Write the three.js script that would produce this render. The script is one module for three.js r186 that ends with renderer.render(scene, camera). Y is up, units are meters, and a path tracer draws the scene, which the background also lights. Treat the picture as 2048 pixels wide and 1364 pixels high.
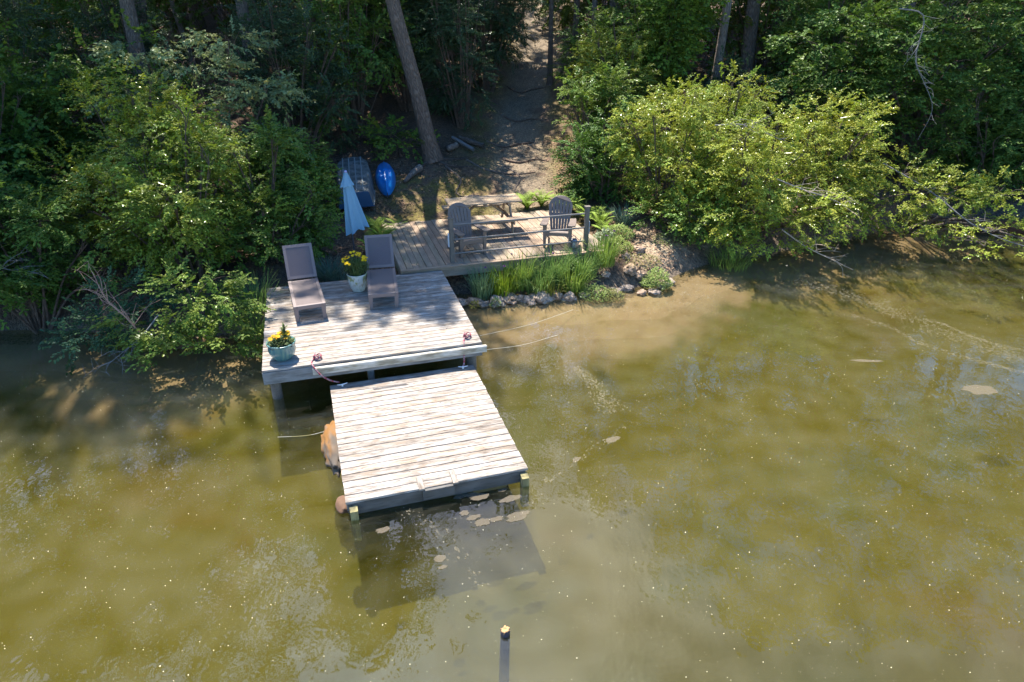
import * as THREE from 'three';
import { Sky } from 'three/addons/objects/Sky.js';
import { ImprovedNoise } from 'three/addons/math/ImprovedNoise.js';
import { mergeGeometries, mergeVertices, toCreasedNormals } from 'three/addons/utils/BufferGeometryUtils.js';

// ------------------------------------------------------------------ camera, sky, sun, exposure
const scene = new THREE.Scene();
const camera = new THREE.PerspectiveCamera(53.1, 1024 / 682, 0.1, 400);
camera.position.set(0, 6, 0);
camera.rotation.set(-27 * Math.PI / 180, 0, 0);
scene.add(camera);

const TO_SUN = new THREE.Vector3(-0.2, 1, -0.48).normalize();
const sky = new Sky();
sky.name = 'sky';
sky.userData.kind = 'structure';
sky.scale.setScalar(300);
sky.material.uniforms.sunPosition.value.copy(TO_SUN);
sky.material.uniforms.turbidity.value = 2.5;
sky.material.uniforms.rayleigh.value = 1.3;
sky.material.uniforms.mieCoefficient.value = 0.004;
scene.add(sky);
scene.environmentIntensity = 0.12;

const sun = new THREE.DirectionalLight(new THREE.Color(1, 0.95, 0.86), 5);
sun.name = 'sun';
sun.position.copy(TO_SUN).multiplyScalar(60).add(new THREE.Vector3(0, 0, -15));
sun.target.position.set(0, 0, -15);
sun.castShadow = true;
sun.shadow.mapSize.set(4096, 4096);
Object.assign(sun.shadow.camera, { left: -40, right: 40, top: 40, bottom: -40, near: 1, far: 140 });
scene.add(sun, sun.target);

const renderer = new THREE.WebGLRenderer({ antialias: true });
renderer.toneMapping = THREE.LinearToneMapping;
renderer.toneMappingExposure = 2.6;
renderer.shadowMap.enabled = true;

// ------------------------------------------------------------------ helpers
let seedState = 12345;
function rnd() { seedState = (seedState + 0x6D2B79F5) | 0; let t = Math.imul(seedState ^ (seedState >>> 15), 1 | seedState); t = (t + Math.imul(t ^ (t >>> 7), 61 | t)) ^ t; return ((t ^ (t >>> 14)) >>> 0) / 4294967296; }
const reseed = (n) => { seedState = (n * 7919 + 17) | 0; };
const rr = (a, b) => a + (b - a) * rnd();
const V = (x, y, z) => new THREE.Vector3(x, y, z);
const lerp = (a, b, t) => a + (b - a) * t;
const clamp = (x, a = 0, b = 1) => Math.min(b, Math.max(a, x));
const smooth = (a, b, x) => { const t = clamp((x - a) / (b - a)); return t * t * (3 - 2 * t); };
const PN = new ImprovedNoise();
const n3 = (x, y, z) => PN.noise(x + 31.7, y + 11.3, z + 57.1);
const fbm = (x, y, z = 0, oct = 4) => { let s = 0, a = 0.5, f = 1; for (let i = 0; i < oct; i++) { s += a * n3(x * f, y * f, z * f + i * 7.3); a *= 0.5; f *= 2.03; } return s; };
const taken = {};
function numbered(name) { const k = taken[name] = (taken[name] ?? -1) + 1; return k ? `${name}_${String(k).padStart(3, '0')}` : name; }
function tag(o, label, category, group, kind) {
  if (label) o.userData.label = label;
  if (category) o.userData.category = category;
  if (group) o.userData.group = group;
  if (kind) o.userData.kind = kind;
  return o;
}
function thing(name, label, category, [x, y, z] = [0, 0, 0], turn = 0, group) {
  const o = new THREE.Group(); o.name = numbered(name); o.position.set(x, y, z); o.rotation.y = turn;
  tag(o, label, category, group); scene.add(o); return o;
}
function put(parent, name, geo, mat, [x, y, z] = [0, 0, 0], [a, b, c] = [0, 0, 0]) {
  const m = new THREE.Mesh(geo, mat); m.name = parent === scene ? numbered(name) : name;
  m.position.set(x, y, z); m.rotation.set(a, b, c); parent.add(m); return m;
}
function lin(r, g, b) { return new THREE.Color().setRGB(r, g, b); }
const std = (color, roughness = 0.8, extra = {}) => new THREE.MeshStandardMaterial({ color, roughness, ...extra });
const phys = (color, roughness, extra = {}) => new THREE.MeshPhysicalMaterial({ color, roughness, ...extra });

// ------------------------------------------------------------------ computed textures (linear in, stored as sRGB bytes)
const enc = (c) => Math.round(255 * clamp(c <= 0.0031308 ? 12.92 * c : 1.055 * Math.pow(c, 1 / 2.4) - 0.055));
function tex(w, h, f, color = true) {
  const d = new Uint8Array(w * h * 4);
  for (let j = 0; j < h; j++) for (let i = 0; i < w; i++) {
    const c = f(i / w, j / h), k = 4 * (j * w + i);
    if (color) { d[k] = enc(c[0]); d[k + 1] = enc(c[1]); d[k + 2] = enc(c[2]); } else d[k] = d[k + 1] = d[k + 2] = Math.round(255 * clamp(c));
    d[k + 3] = 255;
  }
  const t = new THREE.DataTexture(d, w, h); t.wrapS = t.wrapT = THREE.RepeatWrapping; t.magFilter = THREE.LinearFilter; t.minFilter = THREE.LinearMipmapLinearFilter; t.generateMipmaps = true;
  if (color) t.colorSpace = THREE.SRGBColorSpace; t.needsUpdate = true; return t;
}
const tileN = (u, v, fu, fv, s) => { // tiling noise on a torus-like blend
  const a = n3(u * fu, v * fv, s), b = n3((u - 1) * fu, v * fv, s), c = n3(u * fu, (v - 1) * fv, s), d = n3((u - 1) * fu, (v - 1) * fv, s);
  const su = smooth(0.8, 1, u), sv = smooth(0.8, 1, v);
  return lerp(lerp(a, b, su), lerp(c, d, su), sv);
};
// weathered timber: u runs along the grain over 2.4 m, v across over 0.6 m
function woodMaps(seed, pale, mid, dark, o = {}) {
  const { crack = 0.5, blotch = 0.5, streak = 1, stain = null } = o;
  const grain = (u, v) => {
    const w = v + 0.012 * tileN(u, v, 6, 6, seed + 3);
    return 0.5 + streak * (0.34 * tileN(u, w, 5, 70, seed) + 0.26 * tileN(u, w, 14, 190, seed + 1) + 0.18 * tileN(u, w, 60, 260, seed + 2));
  };
  const crackAt = (u, v) => { const c = Math.abs(tileN(u, v + 0.01 * tileN(u, v, 9, 9, seed + 8), 7, 46, seed + 9)); const gate = tileN(u, v, 9, 14, seed + 10); return gate > 0.04 && c < 0.05 ? 1 - c / 0.05 : 0; };
  const map = tex(1024, 512, (u, v) => {
    const g = clamp(grain(u, v)), b = clamp(0.5 + blotch * (1.1 * tileN(u, v, 7, 6, seed + 5) + 0.6 * tileN(u, v, 22, 20, seed + 6)));
    const t = clamp(0.55 * g + 0.6 * b - 0.1), c = [0, 1, 2].map((k) => t > 0.5 ? lerp(mid[k], pale[k], (t - 0.5) * 2) : lerp(dark[k], mid[k], t * 2));
    const q = crackAt(u, v) * crack;
    if (stain) { const s = smooth(0.12, 0.42, tileN(u, v, 10, 9, seed + 12) + 0.35 * tileN(u, v, 50, 60, seed + 13)); for (let k = 0; k < 3; k++) c[k] = lerp(c[k], stain[k], s * 0.75); }
    return c.map((x, k) => lerp(x, dark[k] * 0.35, q));
  });
  const bump = tex(1024, 512, (u, v) => clamp(0.25 + 0.6 * grain(u, v) - 0.7 * crackAt(u, v)), false);
  return { map, bumpMap: bump, bumpScale: 0.004 };
}
const woodUV = (u, v) => [u / 2.4, v / 0.6];
const TM = {};
TM.bleached = woodMaps(1, [0.50, 0.46, 0.415], [0.35, 0.305, 0.26], [0.12, 0.082, 0.055], { crack: 1, blotch: 0.8, stain: [0.27, 0.205, 0.145] });
TM.greyfascia = woodMaps(2, [0.36, 0.35, 0.33], [0.26, 0.25, 0.235], [0.13, 0.12, 0.1], { crack: 0.6, blotch: 0.7 });
TM.reardeck = woodMaps(3, [0.46, 0.36, 0.26], [0.34, 0.255, 0.18], [0.19, 0.135, 0.09], { crack: 0.3, blotch: 0.5 });
TM.table = woodMaps(4, [0.5, 0.38, 0.25], [0.37, 0.265, 0.165], [0.19, 0.125, 0.075], { crack: 0.4, blotch: 0.5 });
TM.post = woodMaps(5, [0.22, 0.18, 0.14], [0.15, 0.125, 0.1], [0.07, 0.06, 0.05], { crack: 0.6, blotch: 0.5 });
TM.algae = woodMaps(6, [0.42, 0.36, 0.16], [0.25, 0.21, 0.09], [0.06, 0.055, 0.035], { crack: 0.5, blotch: 0.9 });
const M = {};
for (const k of Object.keys(TM)) M[k] = std(0xffffff, 0.88, TM[k]);
// tone variants of the deck boards
M.bleachedSet = [lin(1, 1, 1), lin(0.86, 0.85, 0.83), lin(1.0, 0.95, 0.9), lin(0.78, 0.76, 0.74), lin(0.95, 0.96, 0.97)].map((c) => { const m = M.bleached.clone(); m.color = c; return m; });
M.rearSet = [lin(1, 1, 1), lin(0.85, 0.86, 0.84), lin(0.98, 0.9, 0.84), lin(0.9, 0.92, 0.86)].map((c) => { const m = M.reardeck.clone(); m.color = c; return m; });
M.shadedWetFascia = std(lin(0.42, 0.4, 0.38), 0.75, TM.greyfascia);  // fascia tone darkened for wet wood and for the shade on the float front
M.metal = std(lin(0.17, 0.155, 0.14), 0.5, { metalness: 0.4 });
M.galv = std(lin(0.72, 0.73, 0.74), 0.45, { metalness: 0.5 });
M.darkMetal = std(lin(0.06, 0.06, 0.07), 0.5, { metalness: 0.3 });

// ------------------------------------------------------------------ geometry helpers
// a chamfered board along x, uv in metres of timber
function boardGeo(L, w, t, ch = 0.004, uo = rnd(), vo = rnd()) {
  const hw = w / 2, ht = t / 2, c = Math.min(ch, w / 3, t / 3);
  const ring = [[-hw + c, ht], [hw - c, ht], [hw, ht - c], [hw, -ht + c], [hw - c, -ht], [-hw + c, -ht], [-hw, -ht + c], [-hw, ht - c]];
  const pos = [], uv = [], idx = [];
  let per = 0;
  for (let i = 0; i < 8; i++) {
    const a = ring[i], b = ring[(i + 1) % 8], l = Math.hypot(a[0] - b[0], a[1] - b[1]), k = pos.length / 3;
    for (const [x, p, q] of [[-L / 2, a, per], [L / 2, a, per], [L / 2, b, per + l], [-L / 2, b, per + l]]) { pos.push(x, p[1], p[0]); uv.push(...woodUV(x + uo * 2.4, q + vo * 0.6)); }
    idx.push(k, k + 1, k + 2, k, k + 2, k + 3); per += l;
  }
  for (const s of [-1, 1]) {
    const k = pos.length / 3;
    for (const p of ring) { pos.push(s * L / 2, p[1], p[0]); uv.push(...woodUV(p[1] * 3 + uo, p[0] + vo)); }
    for (let i = 1; i < 7; i++) s > 0 ? idx.push(k, k + i + 1, k + i) : idx.push(k, k + i, k + i + 1);
  }
  const g = new THREE.BufferGeometry();
  g.setAttribute('position', new THREE.Float32BufferAttribute(pos, 3)); g.setAttribute('uv', new THREE.Float32BufferAttribute(uv, 2)); g.setIndex(idx);
  const flat = g.toNonIndexed(); flat.computeVertexNormals(); return flat;
}
// a board between two points, w across (horizontal-ish), t thick
function beam(parent, name, a, b, w, t, mat, roll = 0) {
  const d = b.clone().sub(a), L = d.length(), m = new THREE.Mesh(boardGeo(L, w, t), mat);
  m.name = name; m.position.copy(a).add(b).multiplyScalar(0.5);
  const x = d.normalize(), up = Math.abs(x.y) > 0.95 ? V(0, 0, 1) : V(0, 1, 0), z = x.clone().cross(up).normalize(), y = z.clone().cross(x);
  m.quaternion.setFromRotationMatrix(new THREE.Matrix4().makeBasis(x, y, z));
  if (roll) m.rotateX(roll);
  parent.add(m); return m;
}
function taperTube(pts, rad, radial = 6, seg = 4, uvLen = 1) { // pts Vector3[], rad(t)
  const curve = new THREE.CatmullRomCurve3(pts, false, 'centripetal'), N = Math.max(2, (pts.length - 1) * seg);
  const fr = curve.computeFrenetFrames(N, false), pos = [], nor = [], uv = [], idx = [], len = curve.getLength();
  for (let i = 0; i <= N; i++) {
    const p = curve.getPointAt(i / N), r = rad(i / N);
    for (let j = 0; j <= radial; j++) {
      const a = j / radial * Math.PI * 2, n = fr.normals[i].clone().multiplyScalar(Math.cos(a)).addScaledVector(fr.binormals[i], Math.sin(a));
      pos.push(p.x + n.x * r, p.y + n.y * r, p.z + n.z * r); nor.push(n.x, n.y, n.z); uv.push(j / radial * 2, i / N * len * uvLen);
      if (i < N && j < radial) { const k = i * (radial + 1) + j; idx.push(k, k + 1, k + radial + 1, k + 1, k + radial + 2, k + radial + 1); }
    }
  }
  const c = curve.getPointAt(1), k = pos.length / 3; pos.push(c.x, c.y, c.z); const tn = curve.getTangentAt(1); nor.push(tn.x, tn.y, tn.z); uv.push(0.5, len * uvLen);
  for (let j = 0; j < radial; j++) idx.push(N * (radial + 1) + j, N * (radial + 1) + j + 1, k);
  const g = new THREE.BufferGeometry();
  g.setAttribute('position', new THREE.Float32BufferAttribute(pos, 3)); g.setAttribute('normal', new THREE.Float32BufferAttribute(nor, 3)); g.setAttribute('uv', new THREE.Float32BufferAttribute(uv, 2)); g.setIndex(idx);
  return g;
}
function lump(r, sx, sy, sz, detail, amp, freq, seed) {
  let g = new THREE.IcosahedronGeometry(1, detail); g.deleteAttribute('uv'); g.deleteAttribute('normal'); g = mergeVertices(g, 1e-4);
  const p = g.attributes.position;
  for (let i = 0; i < p.count; i++) {
    const v = V(p.getX(i), p.getY(i), p.getZ(i)), k = 1 + amp * fbm(v.x * freq + seed * 3.1, v.y * freq + seed, v.z * freq, 3) * 2;
    p.setXYZ(i, v.x * k * r * sx, v.y * k * r * sy, v.z * k * r * sz);
  }
  g.computeVertexNormals(); return g;
}
const roundBox = (w, h, d, r = 0.006) => { const s = new THREE.Shape(), x = w / 2 - r, y = h / 2 - r; s.moveTo(-x, -y); s.lineTo(x, -y); s.lineTo(x, y); s.lineTo(-x, y); s.closePath(); const g = new THREE.ExtrudeGeometry(s, { depth: d - 2 * r, bevelEnabled: true, bevelSize: r, bevelThickness: r, bevelSegments: 2 }); g.translate(0, 0, -(d - 2 * r) / 2); return g; };

// ------------------------------------------------------------------ the ground: hillside, bank and pond bed in one sheet
const SHORE = [[-200, 30], [-60, -4], [-30, -9.5], [-20, -11], [-12, -11.9], [-9, -12.1], [-6.6, -11.7], [-5.2, -12.0], [-4.2, -12.7], [-3, -13.3], [-1.5, -13.85], [-0.5, -13.85], [0.8, -14.0], [2, -14.15], [3.1, -14.35], [3.7, -14.8], [4.3, -15.5], [5.2, -16.1], [6.6, -16.6], [8.9, -17.7], [11, -18.9], [14.7, -19.7], [20, -20.5], [30, -21], [60, -12], [200, 30]];
function shoreZ(x) { for (let i = 1; i < SHORE.length; i++) if (x <= SHORE[i][0]) { const [a, b] = [SHORE[i - 1], SHORE[i]], t = (x - a[0]) / (b[0] - a[0]); return lerp(a[1], b[1], t); } return 30; }
const pathX = (z) => 0.35 + 0.03 * (-18 - z) + 0.28 * Math.sin(z * 0.33);
function groundY(x, z) {
  const s = shoreZ(x) + 0.15 * n3(x * 1.1, 0, z * 1.1) - z;
  if (s < 0) { const d = -s; return -0.03 - 0.19 * smooth(0, 2.0, d) - 0.75 * smooth(1.0, 4.5, d) - 0.5 * smooth(5, 14, d) + 0.05 * fbm(x * 0.9, 3, z * 0.9, 3) * smooth(0.2, 1, d); }
  const start = Math.min(-16.6, shoreZ(x) - 3.3), up = Math.max(0, start - 0.7 - z);
  let y = -0.03 + 0.42 * smooth(0, 0.9, s) + 0.23 * smooth(0.6, 2.6, s) + 0.245 * up * smooth(0, 2.5, up) ;
  y += 0.1 * fbm(x * 0.45, 1, z * 0.45, 3) * smooth(0.5, 3, s) + 0.04 * fbm(x * 2.3, 2, z * 2.3, 2) * smooth(0.5, 2, s);
  const px = Math.abs(x - pathX(z)); y -= 0.16 * (1 - smooth(0.3, 1.6, px)) * smooth(1, 4, up);
  const onDeck = smooth(3.4, 2.4, Math.abs(x + 0.5)) * smooth(-18.8, -18.0, z) ; y = lerp(y, Math.min(y, 0.5), onDeck);
  return y;
}
{
  const axis = (spans) => { const a = []; for (const [p, q, d] of spans) for (let v = p; v < q - 1e-6; v += d) a.push(v); a.push(spans[spans.length - 1][1]); return a; };
  const xs = axis([[-160, -40, 10], [-40, -14, 1], [-14, -7, 0.35], [-7, 7, 0.12], [7, 16, 0.3], [16, 40, 1], [40, 160, 10]]);
  const zs = axis([[-160, -46, 8], [-46, -30, 0.5], [-30, -22, 0.25], [-22, -12, 0.11], [-12, -6, 0.3], [-6, 10, 1], [10, 120, 10]]);
  const pos = [], col = [], uv = [], idx = [], bed = [], nx = xs.length;
  const mixc = (a, b, t) => a.map((v, k) => lerp(v, b[k], clamp(t)));
  zs.forEach((z, j) => xs.forEach((x, i) => {
    const y = groundY(x, z), s = shoreZ(x) - z;
    pos.push(x, y, z); uv.push(x / 1.5, z / 1.5);
    const a = fbm(x * 0.5, 4, z * 0.5, 3), b = fbm(x * 1.7, 5, z * 1.7, 3), c = fbm(x * 5, 6, z * 5, 2);
    let k;
    if (s < 0) {
      const sand = [0.19, 0.135, 0.105], olive = [0.068, 0.058, 0.003], rust = [0.088, 0.053, 0.004], weed = [0.042, 0.046, 0.004];
      k = mixc(olive, weed, smooth(0.0, 0.35, a + 0.35 * b)); k = mixc(k, rust, 0.8 * smooth(0.08, 0.3, fbm(x * 0.32 + 9, 2, z * 0.32, 3) + 0.3 * b - 0.02 * (-s)));
      k = mixc(sand, k, smooth(1.5, 2.6, -s + 1.6 * a + 1.2 * b)); k = mixc(k, [0.1, 0.062, 0.035], 0.7 * smooth(0.1, 0.4, c + 0.4 * b) * smooth(3, 1, -s));
    } else {
      const litter = [0.19, 0.115, 0.07], dark = [0.09, 0.06, 0.04], moss = [0.2, 0.155, 0.035], dirt = [0.27, 0.205, 0.135], mud = [0.19, 0.14, 0.095];
      k = mixc(litter, dark, smooth(-0.1, 0.35, b + 0.5 * c));
      const clear = smooth(-20.8, -19.4, z + 1.5 * a) * smooth(3.6, 2.2, Math.abs(x + 0.8) + a) * smooth(-15.5, -16.5, z);
      const px = Math.abs(x - pathX(z) + 0.4 * a), onPath = smooth(1.3, 0.4, px) * smooth(-17, -19, z);
      k = mixc(k, moss, smooth(-0.3, 0.1, b + 0.6 * c) * Math.max(clear, 0.75 * smooth(2.6, 1.0, px) * smooth(-18, -20, z)));
      k = mixc(k, dirt, onPath * smooth(-0.3, 0.15, b + 0.5 * c + 0.25 * (1.1 - px)));
      k = mixc(k, [0.42, 0.32, 0.21], smooth(0.05, 0.3, a + 0.5 * c + 0.15) * smooth(2.6, 3.4, x) * smooth(6, 4.6, x) * smooth(-18, -17, z));
      k = mixc(mud, k, smooth(0.1, 0.9, s + 0.8 * b));
    }
    const v = 1 + (s < 0 ? 0.25 : 0.5) * c; col.push(k[0] * v, k[1] * v, k[2] * v);
    if (i < nx - 1 && j < zs.length - 1) { const q = j * nx + i; (shoreZ(x) - z < -0.2 ? bed : idx).push(q, q + nx, q + 1, q + 1, q + nx, q + nx + 1); }
  }));
  const g = new THREE.BufferGeometry();
  g.setAttribute('position', new THREE.Float32BufferAttribute(pos, 3)); g.setAttribute('color', new THREE.Float32BufferAttribute(col, 3)); g.setAttribute('uv', new THREE.Float32BufferAttribute(uv, 2)); g.setIndex(idx.concat(bed)); g.computeVertexNormals(); g.setIndex(idx);
  const gBed = g.clone(); gBed.setIndex(bed);
  const grit = tex(512, 512, (u, v) => { const q = 0.72 + 0.5 * tileN(u, v, 26, 26, 40) + 0.5 * tileN(u, v, 70, 70, 41) + 0.35 * tileN(u, v, 150, 150, 42); return [q, q * 0.97, q * 0.92].map((t) => clamp(t, 0.15, 1)); });
  const gb = tex(512, 512, (u, v) => 0.5 + 0.5 * tileN(u, v, 18, 18, 43) + 0.4 * tileN(u, v, 60, 60, 44), false);
  tag(put(scene, 'ground', g, std(0xffffff, 0.95, { vertexColors: true, map: grit, bumpMap: gb, bumpScale: 0.03 })), 'leaf strewn wooded hillside running down to the pond', 'ground', null, 'structure');
  tag(put(scene, 'pond_bed', gBed, std(0xffffff, 0.95, { vertexColors: true })), 'sandy and silty pond bed under the water', 'pond bed', null, 'structure');
}
// the pond: a clear, faintly clouded sheet over the silt
{
  const g = new THREE.PlaneGeometry(400, 300, 1, 1); g.rotateX(-Math.PI / 2); g.translate(0, 0, 100);
  const uv = g.attributes.uv, p = g.attributes.position; for (let i = 0; i < uv.count; i++) uv.setXY(i, p.getX(i) / 6, p.getZ(i) / 6);
  const rip = tex(1024, 1024, (u, v) => 0.5 + 0.42 * tileN(u, v, 14, 9, 60) + 0.22 * tileN(u, v, 44, 30, 61) + 0.1 * tileN(u, v, 120, 90, 62), false);
  const cloudy = tex(512, 512, (u, v) => clamp(0.99 + 0.015 * tileN(u, v, 4, 4, 64) + 0.015 * tileN(u, v, 16, 16, 65), 0.7, 1), false);
  const m = phys(lin(0.93, 0.9, 0.68), 0.02, { transmission: 1, transmissionMap: cloudy, thickness: 0, ior: 1.5, bumpMap: rip, bumpScale: 0.0035 });
  tag(put(scene, 'pond_water', g, m), 'still olive green pond water', 'water', null, 'structure');
  // silt hanging in the water at several depths: each sheet catches part of the light on its way down
  const silt = std(lin(0.085, 0.073, 0.006), 0.95, { transparent: true, opacity: 0.085, side: THREE.DoubleSide });
  for (const y of [-0.16, -0.3, -0.45, -0.6, -0.75]) { const q = new THREE.PlaneGeometry(400, 300); q.rotateX(-Math.PI / 2); q.translate(0, 0, 100); tag(put(scene, 'suspended_silt', q, silt, [0, y, 0]), 'olive silt hanging in the pond water', 'silt', null, 'stuff'); }
}

// ------------------------------------------------------------------ the square dock on posts
const D2R = Math.PI / 180;
{
  reseed(1);
  const T = 16.4 * D2R, d = thing('wooden_dock', 'square weathered grey wooden dock on posts carrying the two loungers', 'dock', [-2.78, 0, -11.78], T);
  const n = 26, pitch = 3.62 / n;
  for (let i = 0; i < n; i++) {
    const w = pitch - rr(0.008, 0.014), L = 3.64 + rr(-0.005, 0.005);
    put(d, 'plank', boardGeo(L, w, 0.038, 0.005), M.bleachedSet[Math.floor(rr(0, 5))], [rr(-0.003, 0.003), 0.581 + rr(-0.0025, 0.0025), -1.81 + (i + 0.5) * pitch], [rr(-0.012, 0.012), rr(-0.0012, 0.0012), rr(-0.001, 0.001)]);
  }
  beam(d, 'fascia_board', V(-1.82, 0.45, 1.795), V(1.82, 0.45, 1.795), 0.04, 0.215, M.greyfascia);
  beam(d, 'fascia_board', V(-1.82, 0.45, -1.795), V(1.82, 0.45, -1.795), 0.04, 0.215, M.greyfascia);
  for (const x of [-1.795, 1.795]) beam(d, 'side_joist', V(x, 0.448, -1.77), V(x, 0.448, 1.77), 0.04, 0.21, M.greyfascia);
  for (const x of [-1.2, -0.6, 0, 0.6, 1.2]) beam(d, 'joist', V(x, 0.446, -1.77), V(x, 0.446, 1.77), 0.04, 0.2, M.greyfascia);
  // the bowed rubbing board along the front
  { const g = boardGeo(2.92, 0.075, 0.13, 0.012), p = g.attributes.position; for (let i = 0; i < p.count; i++) { const x = p.getX(i); p.setY(i, p.getY(i) + 0.006 * Math.sin(x * 3.1) ); }
    const seg = []; // subdivided along its length so that the bow shows
    const N = 12, parts = [];
    for (let i = 0; i < N; i++) { const a = -1.46 + 2.92 * i / N, b = a + 2.92 / N, bow = (x) => 0.018 * Math.sin((x + 1.46) * 2.4) + 0.012 * Math.sin(x * 6), q = boardGeo(b - a, 0.07, 0.125, 0.012, (a + 2) / 2.4 % 1, 0.3), pp = q.attributes.position; for (let k = 0; k < pp.count; k++) { const x = pp.getX(k) + (a + b) / 2; pp.setXYZ(k, x, pp.getY(k) + bow(x) * 0.5, pp.getZ(k) + bow(x)); } parts.push(q); }
    tag(put(d, 'rubbing_board', mergeGeometries(parts), M.algaePale ??= std(0xffffff, 0.9, woodMaps(7, [0.66, 0.63, 0.57], [0.46, 0.42, 0.33], [0.2, 0.16, 0.09], { crack: 0.5, blotch: 0.9 })), [0.42, 0.5, 1.862]), 'bowed pale rubbing board along the front edge'); }
  const pile = (x, z, r, bottom) => put(d, 'pile', (() => { const g = new THREE.CylinderGeometry(r, r * 1.05, 0.54 - bottom, 14, 1); return g; })(), M.post, [x, (0.54 + bottom) / 2, z]);
  pile(-1.66, 1.66, 0.085, -1.3); pile(1.66, 1.66, 0.085, -1.3); pile(-1.66, -1.55, 0.085, -0.4); pile(1.66, -1.55, 0.085, -0.4);
  put(d, 'pile', boardGeo(1.8, 0.11, 0.11), M.greyfascia, [-0.1, -0.36, 1.5], [0, 0, Math.PI / 2]);
}
// ------------------------------------------------------------------ the floating dock
{
  reseed(2);
  const d = thing('floating_dock', 'low weathered floating dock moored in front of the square dock', 'floating dock', [-1.40, 0, -8.62], 17 * D2R);
  const n = 21, pitch = 3.06 / n;
  for (let i = 0; i < n; i++) put(d, 'plank', boardGeo(2.44 + rr(-0.006, 0.006), pitch - rr(0.008, 0.014), 0.038, 0.005), M.bleachedSet[Math.floor(rr(0, 5))], [rr(-0.004, 0.004), 0.201 + rr(-0.003, 0.003), -1.53 + (i + 0.5) * pitch], [rr(-0.014, 0.014), rr(-0.0015, 0.0015), rr(-0.001, 0.001)]);
  for (const z of [1.5, -1.5]) beam(d, 'fascia_board', V(-1.19, 0.09, z), V(1.19, 0.09, z), 0.045, 0.18, M.shadedWetFascia);
  for (const x of [-1.19, 1.19]) beam(d, 'side_joist', V(x, 0.092, -1.47), V(x, 0.092, 1.47), 0.04, 0.17, M.greyfascia);
  for (const x of [-1.13, 1.16]) { // cut-off corner posts with algae
    const g = boardGeo(0.5, 0.1, 0.1, 0.006), p = g.attributes.position;
    for (let k = 0; k < p.count; k++) if (p.getX(k) > 0.2) p.setX(k, p.getX(k) - 0.25 * p.getZ(k));
    g.computeVertexNormals(); put(d, 'corner_post', g, M.algae, [x, -0.1, 1.585], [0, 0, Math.PI / 2]);
  }
  put(d, 'bracket_board', boardGeo(0.42, 0.05, 0.14), M.shadedWetFascia, [-0.02, 0.135, 1.55]);
  for (const x of [-0.24, 0.21]) put(d, 'ladder_cleat', boardGeo(0.27, 0.075, 0.026), M.bleachedSet[3], [x, 0.234, 1.44], [0, Math.PI / 2, 0]);
  const rod = []; for (const [x, z] of [[-0.28, -1.19], [-0.26, -1.165]]) { const g = new THREE.CylinderGeometry(0.005, 0.005, 0.56, 6); g.rotateZ(Math.PI / 2); g.translate(x, 0.231, z); rod.push(g); }
  put(d, 'pull_rod', mergeGeometries(rod), M.darkMetal);
  for (const [x, a] of [[-1.02, 0.15], [1.02, -0.1]]) { // galvanised cleats
    const horn = taperTube([V(-0.085, 0.045, 0), V(-0.03, 0.035, 0), V(0.03, 0.035, 0), V(0.085, 0.045, 0)], (t) => 0.013 - 0.006 * Math.abs(2 * t - 1), 8, 3);
    const foot = new THREE.CylinderGeometry(0.012, 0.018, 0.03, 8); foot.translate(0, 0.015, 0);
    put(d, 'mooring_cleat', mergeGeometries([horn, foot.index ? foot : foot]), M.galv, [x, 0.221, -1.44], [0, a, 0]);
  }
  { // the foam billet under the left edge, overgrown with orange algae
    const g = lump(1, 0.2, 0.14, 0.62, 6, 0.26, 4.2, 3), p = g.attributes.position, col = [];
    for (let i = 0; i < p.count; i++) { const x = p.getX(i), y = p.getY(i), z = p.getZ(i), k = fbm(x * 6, y * 6, z * 3, 3), o = smooth(-0.1, 0.15, k - z * 0.5 + 0.05), s = smooth(0.15, 0.3, fbm(x * 20, y * 20, z * 20, 2)); const a = [0.075, 0.055, 0.038], b = [0.2, 0.085, 0.012], c = [0.12, 0.1, 0.08]; for (let q = 0; q < 3; q++) col.push(lerp(lerp(a[q], b[q], o), c[q], s * 0.6)); }
    g.setAttribute('color', new THREE.Float32BufferAttribute(col, 3));
    tag(put(d, 'foam_float', g, std(0xffffff, 0.8, { vertexColors: true }), [-1.24, 0.03, -0.02], [0, 0.02, 0]), 'lumpy foam float with orange algae under the left edge');
    const h = lump(1, 0.11, 0.07, 0.16, 4, 0.25, 3, 8), hc = []; for (let i = 0; i < h.attributes.position.count; i++) hc.push(0.12, 0.06, 0.03); h.setAttribute('color', new THREE.Float32BufferAttribute(hc, 3));
    put(d, 'foam_float', h, std(0xffffff, 0.8, { vertexColors: true }), [-1.24, 0.04, 1.33]);
    put(d, 'foam_float', boardGeo(2.6, 0.5, 0.3, 0.03), std(lin(0.3, 0.26, 0.2), 0.9), [0.75, -0.08, 0], [0, Math.PI / 2, 0]);
  }
}
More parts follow.
